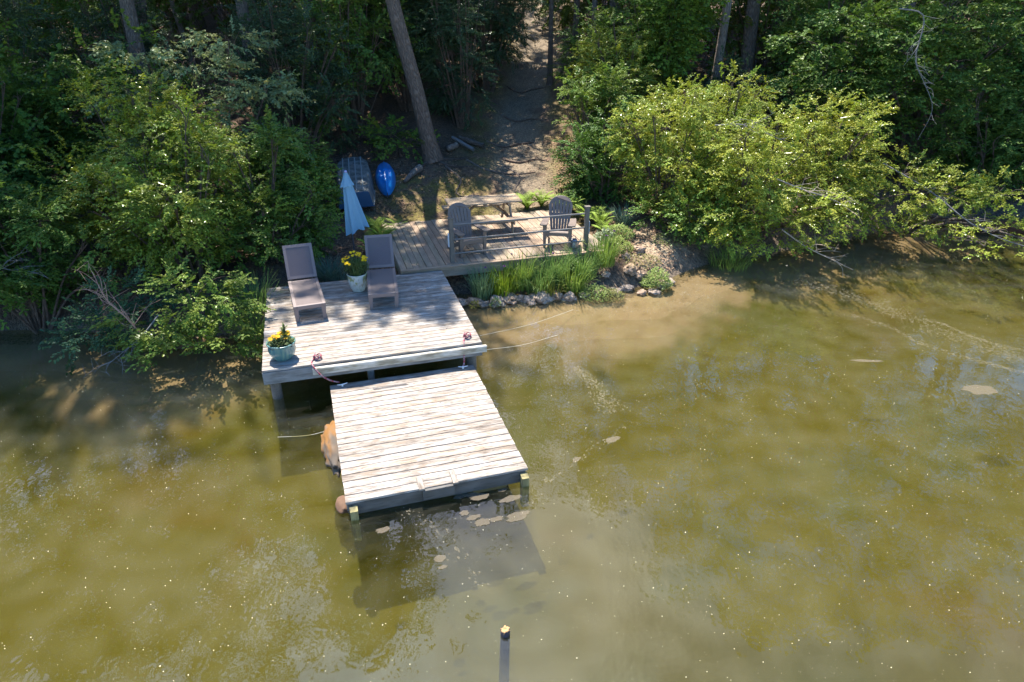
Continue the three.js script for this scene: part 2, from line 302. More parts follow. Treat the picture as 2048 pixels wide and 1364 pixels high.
// ------------------------------------------------------------------ mooring ropes
{
  const braid = tex(64, 128, (u, v) => { const k = Math.sin((u * 2 + v * 8) * 6.283) * 0.5 + 0.5, c = tileN(u, v, 4, 4, 70) > 0.12; return (c ? [0.42, 0.4, 0.4] : [0.4, 0.05, 0.07]).map((x) => x * (0.55 + 0.45 * k)); });
  const mat = std(0xffffff, 0.9, { map: braid });
  const rope = (label, pts, [cx, cy, cz]) => {
    const t = thing('mooring_rope', label, 'rope', [cx, cy, cz], 0, 'red mooring ropes');
    put(t, 'line', taperTube(pts.map(([x, y, z]) => V(x - cx, y - cy, z - cz)), () => 0.0135, 7, 6, 8), mat);
    const c = []; for (let i = 0; i <= 40; i++) { const a = i / 40 * 6.283 * 2.6; c.push(V(0.07 * Math.cos(a) * (1 - 0.006 * i) + 0.02, 0.016 + 0.0016 * i + 0.012 * Math.sin(a * 2.3), 0.05 * Math.sin(a) * (1 + 0.004 * i))); }
    put(t, 'coil', taperTube(c, () => 0.012, 6, 2, 8), mat);
  };
  rope('red rope coiled on the dock tied to the left cleat of the floating dock', [[-3.27, 0.625, -9.93], [-3.29, 0.615, -9.83], [-3.23, 0.59, -9.70], [-3.13, 0.47, -9.66], [-2.98, 0.33, -9.70], [-2.86, 0.255, -9.77]], [-3.24, 0.6, -9.95]);
  rope('red rope coiled on the dock tied to the right cleat of the floating dock', [[-0.83, 0.625, -10.72], [-0.84, 0.62, -10.62], [-0.83, 0.59, -10.50], [-0.83, 0.45, -10.42], [-0.83, 0.30, -10.34], [-0.85, 0.255, -10.3]], [-0.81, 0.6, -10.74]);
}
// ------------------------------------------------------------------ the rear deck
const RY = 0.68, RT = 16.4 * D2R;
{
  reseed(3);
  const d = thing('wooden_deck', 'tan wooden deck on the bank carrying the picnic table and chairs', 'deck', [-0.55, 0, -16.13], RT);
  const n = 34, W = 4.87, pitch = W / n, L = 3.46;
  for (let i = 0; i < n; i++) put(d, 'plank', boardGeo(L - 0.04 + rr(-0.01, 0.01), pitch - rr(0.006, 0.011), 0.038, 0.004), M.rearSet[Math.floor(rr(0, 4))], [-W / 2 + (i + 0.5) * pitch, RY - 0.019 + rr(-0.002, 0.002), -0.02], [0, Math.PI / 2, rr(-0.008, 0.008)]);
  put(d, 'edge_board', boardGeo(W, 0.09, 0.036), M.rearSet[2], [0, RY - 0.0175, L / 2 + 0.005]);
  beam(d, 'fascia_board', V(-W / 2, RY - 0.145, L / 2 - 0.02), V(W / 2, RY - 0.145, L / 2 - 0.02), 0.04, 0.21, M.reardeck);
  for (const x of [-W / 2 + 0.02, W / 2 - 0.02]) beam(d, 'side_joist', V(x, RY - 0.142, -L / 2 + 0.02), V(x, RY - 0.142, L / 2 - 0.045), 0.04, 0.2, M.reardeck);
  for (const x of [-1.8, -0.6, 0.6, 1.8]) put(d, 'post', boardGeo(0.7, 0.1, 0.1), M.post, [x, 0.2, L / 2 - 0.3], [0, 0, Math.PI / 2]);
}
// ------------------------------------------------------------------ the railing of two posts and three pipes
{
  const A = V(-1.32, RY, -14.27), B = V(1.71, RY, -15.16), r = thing('deck_railing', 'railing of two dark posts and three grey pipes along the deck edge', 'railing', [A.x, RY, A.z], Math.atan2(-(B.z - A.z), B.x - A.x));
  const L = Math.hypot(B.x - A.x, B.z - A.z);
  for (const x of [0, L]) {
    const p = put(r, 'post', boardGeo(1.0, 0.095, 0.095, 0.006), M.post, [x, 0.5 - 0.005, 0], [0, 0, Math.PI / 2]);
    put(r, 'post_cap', roundBox(0.125, 0.03, 0.125), M.post, [x, 1.012, 0]);
  }
  for (const y of [0.875, 0.545, 0.225]) { const g = new THREE.CylinderGeometry(0.019, 0.019, L - 0.09, 12); g.rotateZ(Math.PI / 2); put(r, 'pipe_rail', g, M.metal, [L / 2, y - 0.02, 0]); }
  tag(put(r, 'white_plate', roundBox(0.02, 0.3, 0.09), std(lin(0.75, 0.75, 0.74), 0.5), [-0.062, 0.52, -0.02]), 'narrow white plate fixed to the side of the post');
  tag(put(r, 'grey_plate', roundBox(0.02, 0.3, 0.09), std(lin(0.4, 0.42, 0.47), 0.5), [L + 0.062, 0.52, -0.02]), 'narrow grey plate fixed to the side of the post');
}
// ------------------------------------------------------------------ picnic table
{
  reseed(4);
  const t = thing('picnic_table', 'light brown wooden picnic table with two benches on the rear deck', 'picnic table', [-0.72, RY, -16.66], 15.5 * D2R), m = M.table, H = 0.77;
  for (let i = 0; i < 5; i++) put(t, 'top_board', boardGeo(1.82, 0.136, 0.038, 0.006), m, [rr(-0.005, 0.005), H - 0.019 + rr(-0.001, 0.001), (i - 2) * 0.1405]);
  for (const s of [-1, 1]) for (const k of [-1, 1]) put(t, 'bench_board', boardGeo(1.82, 0.136, 0.038, 0.006), m, [0, 0.431, s * 0.72 + k * 0.07]);
  for (const x of [-0.62, 0.62]) {
    const sg = Math.sign(x);
    for (const s of [-1, 1]) beam(t, 'leg', V(x, 0.0, s * 0.58), V(x, H - 0.04, s * 0.2), 0.04, 0.09, m);
    beam(t, 'bench_support', V(x - sg * 0.042, 0.366, -0.84), V(x - sg * 0.042, 0.366, 0.84), 0.04, 0.09, m);
    beam(t, 'top_support', V(x - sg * 0.042, H - 0.085, -0.33), V(x - sg * 0.042, H - 0.085, 0.33), 0.04, 0.085, m);
    beam(t, 'brace', V(x - sg * 0.09, 0.39, 0.0), V(sg * 0.1, H - 0.075, 0.0), 0.08, 0.04, m);
  }
  beam(t, 'top_support', V(0, H - 0.08, -0.33), V(0, H - 0.08, 0.33), 0.08, 0.04, m);
}
// ------------------------------------------------------------------ adirondack chairs
function adirondack(label, pos, turn) {
  const c = thing('adirondack_chair', label, 'chair', pos, turn, 'brown adirondack chairs'), m = M.resin ??= std(lin(0.17, 0.125, 0.1), 0.5);
  // back: a fan with an arched top and two rows of slots
  const s = new THREE.Shape(), wb = 0.2, wt = 0.285, h = 0.84;
  s.moveTo(-wb, 0); s.lineTo(wb, 0); s.lineTo(wt, h - 0.24); s.quadraticCurveTo(wt - 0.06, h, 0, h); s.quadraticCurveTo(-wt + 0.06, h, -wt, h - 0.24); s.closePath();
  for (let k = -2.5; k <= 2.5; k++) for (const [a, b] of [[0.06, 0.3], [0.4, 0.75 - Math.abs(k) * 0.035]]) {
    const at = (y) => k * lerp(0.062, 0.088, y / 0.8), w = 0.0085, hole = new THREE.Path();
    hole.moveTo(at(a) - w, a); hole.lineTo(at(a) + w, a); hole.lineTo(at(b) + w, b); hole.lineTo(at(b) - w, b); hole.closePath(); s.holes.push(hole);
  }
  const bg = new THREE.ExtrudeGeometry(s, { depth: 0.018, bevelEnabled: true, bevelSize: 0.003, bevelThickness: 0.003, bevelSegments: 1, steps: 1, curveSegments: 14 });
  { const p = bg.attributes.position; for (let i = 0; i < p.count; i++) p.setZ(i, p.getZ(i) + 0.55 * p.getX(i) ** 2); bg.computeVertexNormals(); }
  put(c, 'backrest', bg, m, [0, 0.255, -0.44], [-0.40, 0, 0]);
  put(c, 'back_rail', roundBox(0.56, 0.06, 0.03), m, [0, 0.62, -0.63], [-0.4, 0, 0]);
  for (let i = 0; i < 6; i++) { const t = i / 5; put(c, 'seat_slat', roundBox(0.5, 0.022, 0.078, 0.004), m, [0, lerp(0.365, 0.265, t) - 0.02 * Math.sin(t * 3.14), lerp(0.03, -0.40, t)], [lerp(0.16, 0.2, t) * (i ? 1 : -0.6), 0, 0]); }
  for (const x of [-0.275, 0.275]) {
    const leg = new THREE.Shape(); leg.moveTo(-0.06, 0.545); leg.lineTo(0.06, 0.545); leg.lineTo(0.035, 0); leg.lineTo(-0.025, 0); leg.closePath();
    const lg = new THREE.ExtrudeGeometry(leg, { depth: 0.03, bevelEnabled: true, bevelSize: 0.004, bevelThickness: 0.004, bevelSegments: 1 }); lg.rotateY(Math.PI / 2); lg.translate(-0.015, 0, 0);
    put(c, 'front_leg', lg, m, [x + Math.sign(x) * 0.035, 0, 0.01]);
    const face = new THREE.Shape(); face.moveTo(-0.045, 0.545); face.lineTo(0.045, 0.545); face.lineTo(0.026, 0); face.lineTo(-0.026, 0); face.closePath();
    const fg = new THREE.ExtrudeGeometry(face, { depth: 0.02, bevelEnabled: true, bevelSize: 0.003, bevelThickness: 0.003, bevelSegments: 1 });
    put(c, 'front_leg', fg, m, [x + Math.sign(x) * 0.02, 0, 0.045]);
    beam(c, 'rear_leg', V(x, 0.335, 0.02), V(x, 0.03, -0.72), 0.03, 0.085, m);
    const arm = new THREE.Shape(); arm.moveTo(-0.05, -0.56); arm.lineTo(0.05, -0.56); arm.bezierCurveTo(0.09, -0.3, 0.09, 0, 0.08, 0.1); arm.quadraticCurveTo(0, 0.16, -0.08, 0.1); arm.bezierCurveTo(-0.075, 0, -0.07, -0.3, -0.05, -0.56);
    const ag = new THREE.ExtrudeGeometry(arm, { depth: 0.02, bevelEnabled: true, bevelSize: 0.005, bevelThickness: 0.005, bevelSegments: 2 }); ag.rotateX(Math.PI / 2);
    put(c, 'armrest', ag, m, [x + Math.sign(x) * 0.05, 0.575, 0.02], [-0.03, 0, 0]);
  }
  const ap = new THREE.Shape(); ap.moveTo(-0.25, 0.36); ap.lineTo(0.25, 0.36); ap.lineTo(0.25, 0.22); ap.quadraticCurveTo(0.23, 0.29, 0.16, 0.295); ap.lineTo(-0.16, 0.295); ap.quadraticCurveTo(-0.23, 0.29, -0.25, 0.22); ap.closePath();
  put(c, 'apron', new THREE.ExtrudeGeometry(ap, { depth: 0.02, bevelEnabled: true, bevelSize: 0.003, bevelThickness: 0.003, bevelSegments: 1 }), m, [0, 0, 0.03]);
  return c;
}
adirondack('brown adirondack chair behind the left railing post, turned to the right', [-0.9, RY, -14.74], 30 * D2R);
adirondack('brown adirondack chair beside the right railing post, facing the pond', [1.06, RY, -15.28], -9 * D2R);
// watering can
{
  const w = thing('watering_can', 'small grey metal watering can standing on the deck by the right railing post', 'watering can', [1.45, RY, -15.3], 0.5), m = std(lin(0.4, 0.42, 0.45), 0.4, { metalness: 0.6 });
  put(w, 'body', new THREE.LatheGeometry([[0.001, 0.001], [0.085, 0.001], [0.09, 0.02], [0.085, 0.17], [0.07, 0.2], [0.05, 0.2], [0.05, 0.19]].map(([x, y]) => new THREE.Vector2(x, y)), 20), m);
  put(w, 'spout', taperTube([V(0.08, 0.04, 0), V(0.15, 0.1, 0), V(0.2, 0.21, 0)], (t) => 0.018 - 0.006 * t, 8), m);
  put(w, 'handle', taperTube([V(-0.08, 0.06, 0), V(-0.15, 0.15, 0), V(-0.09, 0.26, 0), V(0.03, 0.27, 0), V(0.05, 0.19, 0)], () => 0.008, 6, 6), m);
}
// ------------------------------------------------------------------ sun loungers of woven resin
function lounger(label, pos, turn, tilt) {
  const c = thing('sun_lounger', label, 'sun lounger', pos, turn, 'brown woven loungers'), m = M.wicker ??= std(lin(0.2, 0.15, 0.135), 0.55), m2 = M.wicker2 ??= std(lin(0.15, 0.115, 0.115), 0.6), H = 0.32, W = 0.57, L = 1.36;
  const strip = (w, h, d, x, y, z) => { const g = new THREE.BoxGeometry(w, h, d); g.translate(x, y, z); return g; };
  for (const s of [-1, 1]) {
    put(c, 'side_rail', roundBox(0.055, 0.065, L, 0.008), m, [s * (W / 2 - 0.0275), H - 0.033, 0]);
    const leg = new THREE.Shape(); leg.moveTo(-0.03, 0); leg.lineTo(0.024, 0); leg.lineTo(0.034, H - 0.066); leg.lineTo(-0.034, H - 0.066); leg.closePath();
    for (const z of [L / 2 - 0.03, -L / 2 + 0.12]) { const g = new THREE.ExtrudeGeometry(leg, { depth: 0.045, bevelEnabled: true, bevelSize: 0.004, bevelThickness: 0.004, bevelSegments: 1 }); g.translate(0, 0, -0.0225); put(c, 'leg', g, m, [s * (W / 2 - 0.042), 0, z]); }
  }
  put(c, 'front_rail', roundBox(W - 0.112, 0.075, 0.06, 0.008), m, [0, H - 0.037, L / 2 - 0.03]);
  put(c, 'rear_rail', roundBox(W - 0.112, 0.06, 0.05, 0.008), m, [0, H - 0.04, -L / 2 + 0.03]);
  const weave = (w, l, p, f) => { const g = [], nx = Math.round(w / p), nz = Math.round(l / p); for (let i = 0; i <= nx; i++) g.push(strip(p * f, 0.004, l, -w / 2 + i * w / nx, 0, 0)); for (let j = 0; j <= nz; j++) g.push(strip(w, 0.004, p * f, 0, 0.0045, -l / 2 + j * l / nz)); return mergeGeometries(g); };
  tag(put(c, 'woven_seat', weave(W - 0.1, L - 0.09, 0.023, 0.66), m, [0, H - 0.012, 0]), null, null, null, 'stuff');
  const b = put(c, 'backrest_frame', mergeGeometries([strip(0.055, 0.04, 0.7, -W / 2 + 0.03, 0, -0.35), strip(0.055, 0.04, 0.7, W / 2 - 0.03, 0, -0.35), strip(W - 0.115, 0.038, 0.06, 0, 0, -0.67), strip(W - 0.115, 0.038, 0.055, 0, 0, -0.03)]), m, [0, H + 0.012, -L / 2 - 0.005], [tilt, 0, 0]);
  const wv = put(b, 'woven_back', weave(W - 0.11, 0.6, 0.0135, 0.74), m2, [0, 0.008, -0.35]); wv.userData.kind = 'stuff';
  beam(c, 'back_prop', V(-0.2, 0.03, -L / 2 - 0.2), V(-0.2, H + 0.4 * Math.sin(tilt), -L / 2 - 0.05 - 0.4 * Math.cos(tilt)), 0.03, 0.03, m);
  beam(c, 'back_prop', V(0.2, 0.03, -L / 2 - 0.2), V(0.2, H + 0.4 * Math.sin(tilt), -L / 2 - 0.05 - 0.4 * Math.cos(tilt)), 0.03, 0.03, m);
}
lounger('brown woven sun lounger at the left corner of the dock', [-3.94, 0.6, -12.06], 20.5 * D2R, 0.98);
lounger('brown woven sun lounger to the right of the potted yellow daisies', [-2.58, 0.6, -12.62], 11.5 * D2R, 0.98);

// ------------------------------------------------------------------ flower pots and their plants
const leafMat = (r, g, b, o = {}) => phys(lin(r, g, b), 0.8, { transmission: 0.34, thickness: 0, specularIntensity: 0.35, clearcoat: 0.2, clearcoatRoughness: 0.3, side: THREE.DoubleSide, ...o });
{
  const stained = tex(512, 256, (u, v) => { const g = tileN(u, v, 7, 5, 80) + 0.6 * tileN(u, v, 26, 18, 81), s = smooth(0.06, 0.3, g), gr = 0.93 + 0.1 * tileN(u, v, 60, 40, 82), br = smooth(0.15, 0.4, tileN(u, v, 20, 14, 83) + 0.3 * tileN(u, v, 70, 70, 84)); const base = [0.62, 0.62, 0.55], moss = [0.30, 0.30, 0.07], dirt = [0.36, 0.3, 0.2]; return base.map((c, k) => lerp(lerp(c, moss[k], s * 0.85), dirt[k], br * 0.6) * gr); });
  const pot = (label, pos, prof, mat) => { const p = thing('flower_pot', label, 'flower pot', pos, 0.7, 'glazed flower pots'); put(p, 'bowl', new THREE.LatheGeometry(prof.map(([x, y]) => new THREE.Vector2(x, y)), 48), mat); const r = Math.max(...prof.map((q) => q[0])) * 0.86, top = Math.max(...prof.map((q) => q[1])) - 0.05; const s = lump(1, r, 0.035, r, 4, 0.2, 3, 5); put(p, 'soil', s, std(lin(0.05, 0.035, 0.025), 0.95), [0, top, 0]); return p; };
  pot('tall white glazed pot with mossy stains between the loungers', [-3.13, 0.6, -12.88], [[0.001, 0], [0.12, 0], [0.125, 0.01], [0.17, 0.12], [0.19, 0.25], [0.192, 0.35], [0.203, 0.362], [0.2, 0.378], [0.183, 0.378], [0.178, 0.35], [0.172, 0.26], [0.001, 0.25]], phys(0xffffff, 0.35, { map: stained, clearcoat: 0.4, clearcoatRoughness: 0.2 }));
  const glaze = tex(256, 256, (u, v) => { const d = 0.5 + tileN(u, v, 40, 5, 90) + 0.6 * tileN(u, v, 9, 7, 91), t = clamp(d); return [0, 1, 2].map((k) => lerp([0.15, 0.25, 0.2][k], [0.05, 0.15, 0.17][k], t)); });
  pot('squat teal glazed pot at the front left corner of the dock', [-3.80, 0.6, -9.99], [[0.001, 0], [0.14, 0], [0.15, 0.01], [0.2, 0.08], [0.225, 0.17], [0.21, 0.25], [0.215, 0.275], [0.235, 0.285], [0.235, 0.3], [0.205, 0.3], [0.19, 0.25], [0.001, 0.2]], phys(0xffffff, 0.22, { map: glaze, clearcoat: 0.6, clearcoatRoughness: 0.1 }));
}
// strap-shaped leaves: blades rising from a base
function bladeGeo(list) { // each: [x,z,len,width,yaw,lean,curl,seg,y0]
  const pos = [], nor = [], idx = [];
  for (const [x, z, len, w, yaw, lean, curl, seg = 4, y0 = 0] of list) {
    let px = 0, py = 0, a = lean; const k = pos.length / 3, cx = Math.cos(yaw), sx = Math.sin(yaw);
    for (let i = 0; i <= seg; i++) {
      const t = i / seg, hw = w / 2 * (t < 0.15 ? 0.6 + 2.6 * t : 1) * (1 - t ** 2.5 * 0.96);
      for (const s of [-1, 1]) { pos.push(x + px * cx - s * hw * sx, y0 + py, z + px * sx + s * hw * cx); nor.push(-Math.cos(a) * cx, Math.sin(a), -Math.cos(a) * sx); }
      if (i < seg) idx.push(k + 2 * i, k + 2 * i + 1, k + 2 * i + 2, k + 2 * i + 1, k + 2 * i + 3, k + 2 * i + 2);
      px += Math.sin(a) * len / seg; py += Math.cos(a) * len / seg; a += curl / seg * (0.4 + 1.2 * t);
    }
  }
  const g = new THREE.BufferGeometry(); g.setAttribute('position', new THREE.Float32BufferAttribute(pos, 3)); g.setAttribute('normal', new THREE.Float32BufferAttribute(nor, 3)); g.setIndex(idx); return g;
}
function daisyGeo(r, petals = 12) { const list = []; for (let i = 0; i < petals; i++) list.push([0, 0, r, r * 0.42, i / petals * 6.283, 1.35, 0.25, 2, 0]); const g = bladeGeo(list), c = new THREE.SphereGeometry(r * 0.28, 8, 5); c.scale(1, 0.6, 1); c.deleteAttribute('uv'); return mergeGeometries([g, c]); }
{
  reseed(6);
  const yellow = leafMat(0.85, 0.55, 0.01, { transmission: 0.25, clearcoat: 0 }), dg = daisyGeo(0.036), green = leafMat(0.09, 0.14, 0.035);
  const p = thing('daisy_plant', 'bushy green plant full of yellow daisies in the white pot', 'flowering plant', [-3.13, 0.92, -12.88]);
  const bl = []; for (let i = 0; i < 420; i++) { const a = rr(0, 6.283), q = Math.sqrt(rnd()) * 0.13; bl.push([q * Math.cos(a), q * Math.sin(a), rr(0.2, 0.42), rr(0.012, 0.022), a + rr(-0.6, 0.6), rr(0, 0.55), rr(-0.2, 0.9), 4, 0]); }
  for (let i = 0; i < 500; i++) { const a = rr(0, 6.283), q = Math.sqrt(rnd()) * 0.26, y = rr(0.08, 0.36) * (1 - q * q * 3); bl.push([q * Math.cos(a), q * Math.sin(a), rr(0.05, 0.1), rr(0.012, 0.02), rr(0, 6.283), rr(0.2, 1.4), rr(-0.5, 0.8), 2, y]); }
  put(p, 'foliage', bladeGeo(bl), green).userData.kind = 'stuff';
  for (let i = 0; i < 34; i++) { const a = rr(0, 6.283), q = Math.sqrt(rnd()) * 0.26; put(p, 'flower', dg, yellow, [q * Math.cos(a), 0.46 - 1.9 * q * q + rr(-0.04, 0.05), q * Math.sin(a) + 0.02], [rr(-0.1, 0.8), rr(0, 3), rr(-0.4, 0.4)]); }
  const o = thing('marigold_plant', 'low leafy plant with orange yellow blooms in the teal pot', 'flowering plant', [-3.80, 0.85, -9.99]), gold = leafMat(0.8, 0.42, 0.02, { transmission: 0.2, clearcoat: 0 }), bg = daisyGeo(0.045, 16), broad = leafMat(0.12, 0.16, 0.05);
  const b2 = []; for (let i = 0; i < 330; i++) { const a = rr(0, 6.283), q = Math.sqrt(rnd()) * 0.19, y = 0.14 * (1 - q * q * 20) * rnd() + 0.02; b2.push([q * Math.cos(a), q * Math.sin(a), rr(0.05, 0.09), rr(0.025, 0.04), rr(0, 6.283), rr(0.3, 1.5), rr(-0.3, 0.8), 3, y]); }
  for (const [x, z] of [[0.07, -0.06], [0.05, -0.08]]) for (let i = 0; i < 30; i++) b2.push([x + rr(-0.02, 0.02), z + rr(-0.02, 0.02), rr(0.05, 0.08), 0.03, rr(0, 6.283), rr(0.4, 1.3), 0.4, 3, rr(0.1, 0.3)]);
  put(o, 'foliage', bladeGeo(b2), broad).userData.kind = 'stuff';
  for (let i = 0; i < 12; i++) { const a = rr(0, 6.283), q = Math.sqrt(rnd()) * 0.18; put(o, 'flower', bg, gold, [q * Math.cos(a), 0.14 + rr(-0.02, 0.06), q * Math.sin(a) + 0.02], [rr(0, 0.7), rr(0, 3), rr(-0.5, 0.5)]); }
}
// ------------------------------------------------------------------ closed parasol
{
  const base = groundY(-3.5, -14.4), u = thing('garden_parasol', 'closed pale blue garden parasol on a dark pole behind the potted daisies', 'parasol', [-3.5, base, -14.4], 0);
  const top = 2.66 - base, bot = 0.93, cloth = phys(lin(0.19, 0.35, 0.46), 0.85, { sheen: 0.4, sheenRoughness: 0.6, transmission: 0.12, thickness: 0, side: THREE.DoubleSide });
  const fold = (y0, y1, rad, nseg, amp, sag, wave, skew) => { // pleated cone of cloth
    const N = 112, pos = [], idx = [], K = nseg;
    for (let j = 0; j <= K; j++) { const t = j / K, y = lerp(y0, y1, t); for (let i = 0; i <= N; i++) { const a = i / N * 6.283, ph = a * 7 + 0.5 * Math.sin(a * 2), pl = 0.5 + 0.5 * Math.cos(ph), side = 1, r = rad(t) * (1 - amp * t ** 0.4 * (1 - pl) + wave * t * Math.cos(ph * 2 + 1)) * side; pos.push(r * Math.cos(a) + skew * t, y - sag * t * t * (0.35 * pl - 0.75 * Math.cos(a - 0.2)), r * Math.sin(a) * 0.8); if (i < N && j < K) { const k = j * (N + 1) + i; idx.push(k, k + 1, k + N + 1, k + 1, k + N + 2, k + N + 1); } } }
    const g = new THREE.BufferGeometry(); g.setAttribute('position', new THREE.Float32BufferAttribute(pos, 3)); g.setIndex(idx); g.computeVertexNormals(); return g;
  };
  put(u, 'canopy', fold(top - 0.16, bot, (t) => 0.085 + 0.175 * t ** 1.05, 30, 0.34, 0.13, 0.05, 0.12), cloth);
  put(u, 'vent_flap', fold(top - 0.02, top - 0.3, (t) => 0.04 + 0.115 * t ** 1.2, 12, 0.16, 0.03, 0.04, 0), cloth);
  put(u, 'finial', lump(1, 0.035, 0.03, 0.035, 3, 0, 1, 1), std(lin(0.3, 0.3, 0.5), 0.5), [0, top, 0]);
  put(u, 'pole', new THREE.CylinderGeometry(0.019, 0.019, top - 0.02, 12), M.darkMetal, [0, (top - 0.02) / 2, 0]);
  put(u, 'base', new THREE.LatheGeometry([[0.001, 0], [0.22, 0], [0.23, 0.03], [0.2, 0.055], [0.06, 0.08], [0.03, 0.2], [0.001, 0.2]].map(([x, y]) => new THREE.Vector2(x, y)), 28), M.darkMetal);
}
// ------------------------------------------------------------------ overturned rowing boat
{
  const P = [-4.5, 0, -19.45], b = thing('rowing_boat', 'overturned grey flat-bottomed rowing boat lying behind the blue parasol', 'boat', [P[0], groundY(P[0], P[2]) - 0.06, P[2]], 12 * D2R);
  b.rotation.x = 0.20;
  const metal = tex(256, 256, (u, v) => { const k = 0.5 + 0.9 * tileN(u, v, 6, 8, 101) + 0.5 * tileN(u, v, 26, 30, 102); return [0, 1, 2].map((q) => lerp([0.12, 0.115, 0.1][q], [0.32, 0.31, 0.28][q], clamp(k))); });
  const hullM = std(0xffffff, 0.55, { map: metal, metalness: 0.25, side: THREE.DoubleSide }), L = 2.7;
  const half = (t) => 0.43 + 0.10 * Math.sin(clamp(t) * 2.6 + 0.25) - 0.12 * smooth(0.7, 1, 1 - t) , pos = [], uv = [], idx = [], N = 24; // t: 0 far bow, 1 near stern
  const sec = (t) => { const w = half(t), h = 0.44 - 0.16 * smooth(0.25, 0, t), bw = w * 0.84; return [[-w - 0.03, 0.0], [-w - 0.03, 0.02], [-w, 0.02], [-bw, h - 0.03], [-bw + 0.03, h], [0, h + 0.012], [bw - 0.03, h], [bw, h - 0.03], [w, 0.02], [w + 0.03, 0.02], [w + 0.03, 0.0]]; };
  for (let i = 0; i <= N; i++) { const s = sec(i / N); s.forEach(([x, y], j) => { pos.push(x, y, -L / 2 + L * i / N); uv.push(x / 1.2, i / N * 2); if (i < N && j < s.length - 1) { const k = i * s.length + j; idx.push(k, k + s.length, k + 1, k + 1, k + s.length, k + s.length + 1); } }); }
  let g = new THREE.BufferGeometry(); g.setAttribute('position', new THREE.Float32BufferAttribute(pos, 3)); g.setAttribute('uv', new THREE.Float32BufferAttribute(uv, 2)); g.setIndex(idx); g = toCreasedNormals(g, 0.5);
  put(b, 'hull', g, hullM);
  const end = (t, z, name, mat) => { const s = sec(t), sh = new THREE.Shape(); s.forEach(([x, y], i) => i ? sh.lineTo(x, y) : sh.moveTo(x, y)); sh.closePath(); put(b, name, new THREE.ExtrudeGeometry(sh, { depth: 0.03, bevelEnabled: false }), mat, [0, 0, z]); };
  end(1, L / 2 - 0.012, 'transom', std(lin(0.03, 0.10, 0.2), 0.5)); end(0, -L / 2 - 0.02, 'bow_plate', hullM);
  for (const x of [-0.27, -0.1, 0.07, 0.24]) put(b, 'hull_rib', roundBox(0.03, 0.035, L - 0.5, 0.006), M.galvDull ??= std(lin(0.34, 0.33, 0.3), 0.6), [x, 0.462, 0.2]);
}
// ------------------------------------------------------------------ overturned blue kayak
{
  const P = [-3.62, 0, -19.55], k = thing('kayak', 'overturned bright blue plastic kayak beside the rowing boat', 'kayak', [P[0], groundY(P[0], P[2]) - 0.02, P[2]], 11 * D2R); k.rotation.x = 0.2;
  const L = 1.75, N = 30, R = 28, pos = [], idx = [];
  for (let i = 0; i <= N; i++) { // near end is a sharp upturned bow
    const t = i / N, w = 0.3 * Math.pow(Math.sin(Math.PI * clamp(0.12 + 0.88 * t) * 0.999 ** 2), 0.62) * (1 - 0.15 * t) + 0.004, h = 0.36 * Math.pow(clamp(1 - Math.abs(t - 0.42) * 0.9), 0.9) * (t > 0.93 ? lerp(1, 0.5, (t - 0.93) / 0.07) : 1), v = smooth(0.45, 1, t);
    for (let j = 0; j <= R; j++) { const a = Math.PI * j / R, c = Math.cos(a), s = Math.sin(a), e = lerp(0.62, 1.25, v), x = w * Math.sign(c) * Math.abs(c) ** e, y = h * s ** lerp(0.75, 0.95, v) + (0.035 * Math.exp(-((x / 0.035) ** 2)) + 0.02 * Math.exp(-(((Math.abs(x) - 0.17) / 0.03) ** 2)) * (1 - v)) * s; pos.push(x, y, -L / 2 + L * t); if (i < N && j < R) { const q = i * (R + 1) + j; idx.push(q, q + 1, q + R + 1, q + 1, q + R + 2, q + R + 1); } }
  }
  const g = new THREE.BufferGeometry(); g.setAttribute('position', new THREE.Float32BufferAttribute(pos, 3)); g.setIndex(idx); g.computeVertexNormals();
  put(k, 'hull', g, phys(lin(0.008, 0.2, 0.55), 0.3, { clearcoat: 0.4, clearcoatRoughness: 0.2, side: THREE.DoubleSide }));
  put(k, 'carry_handle', taperTube([V(-0.05, 0.03, L / 2 - 0.02), V(0, 0.01, L / 2 + 0.05), V(0.05, 0.03, L / 2 - 0.02)], () => 0.009, 6), M.darkMetal);
}

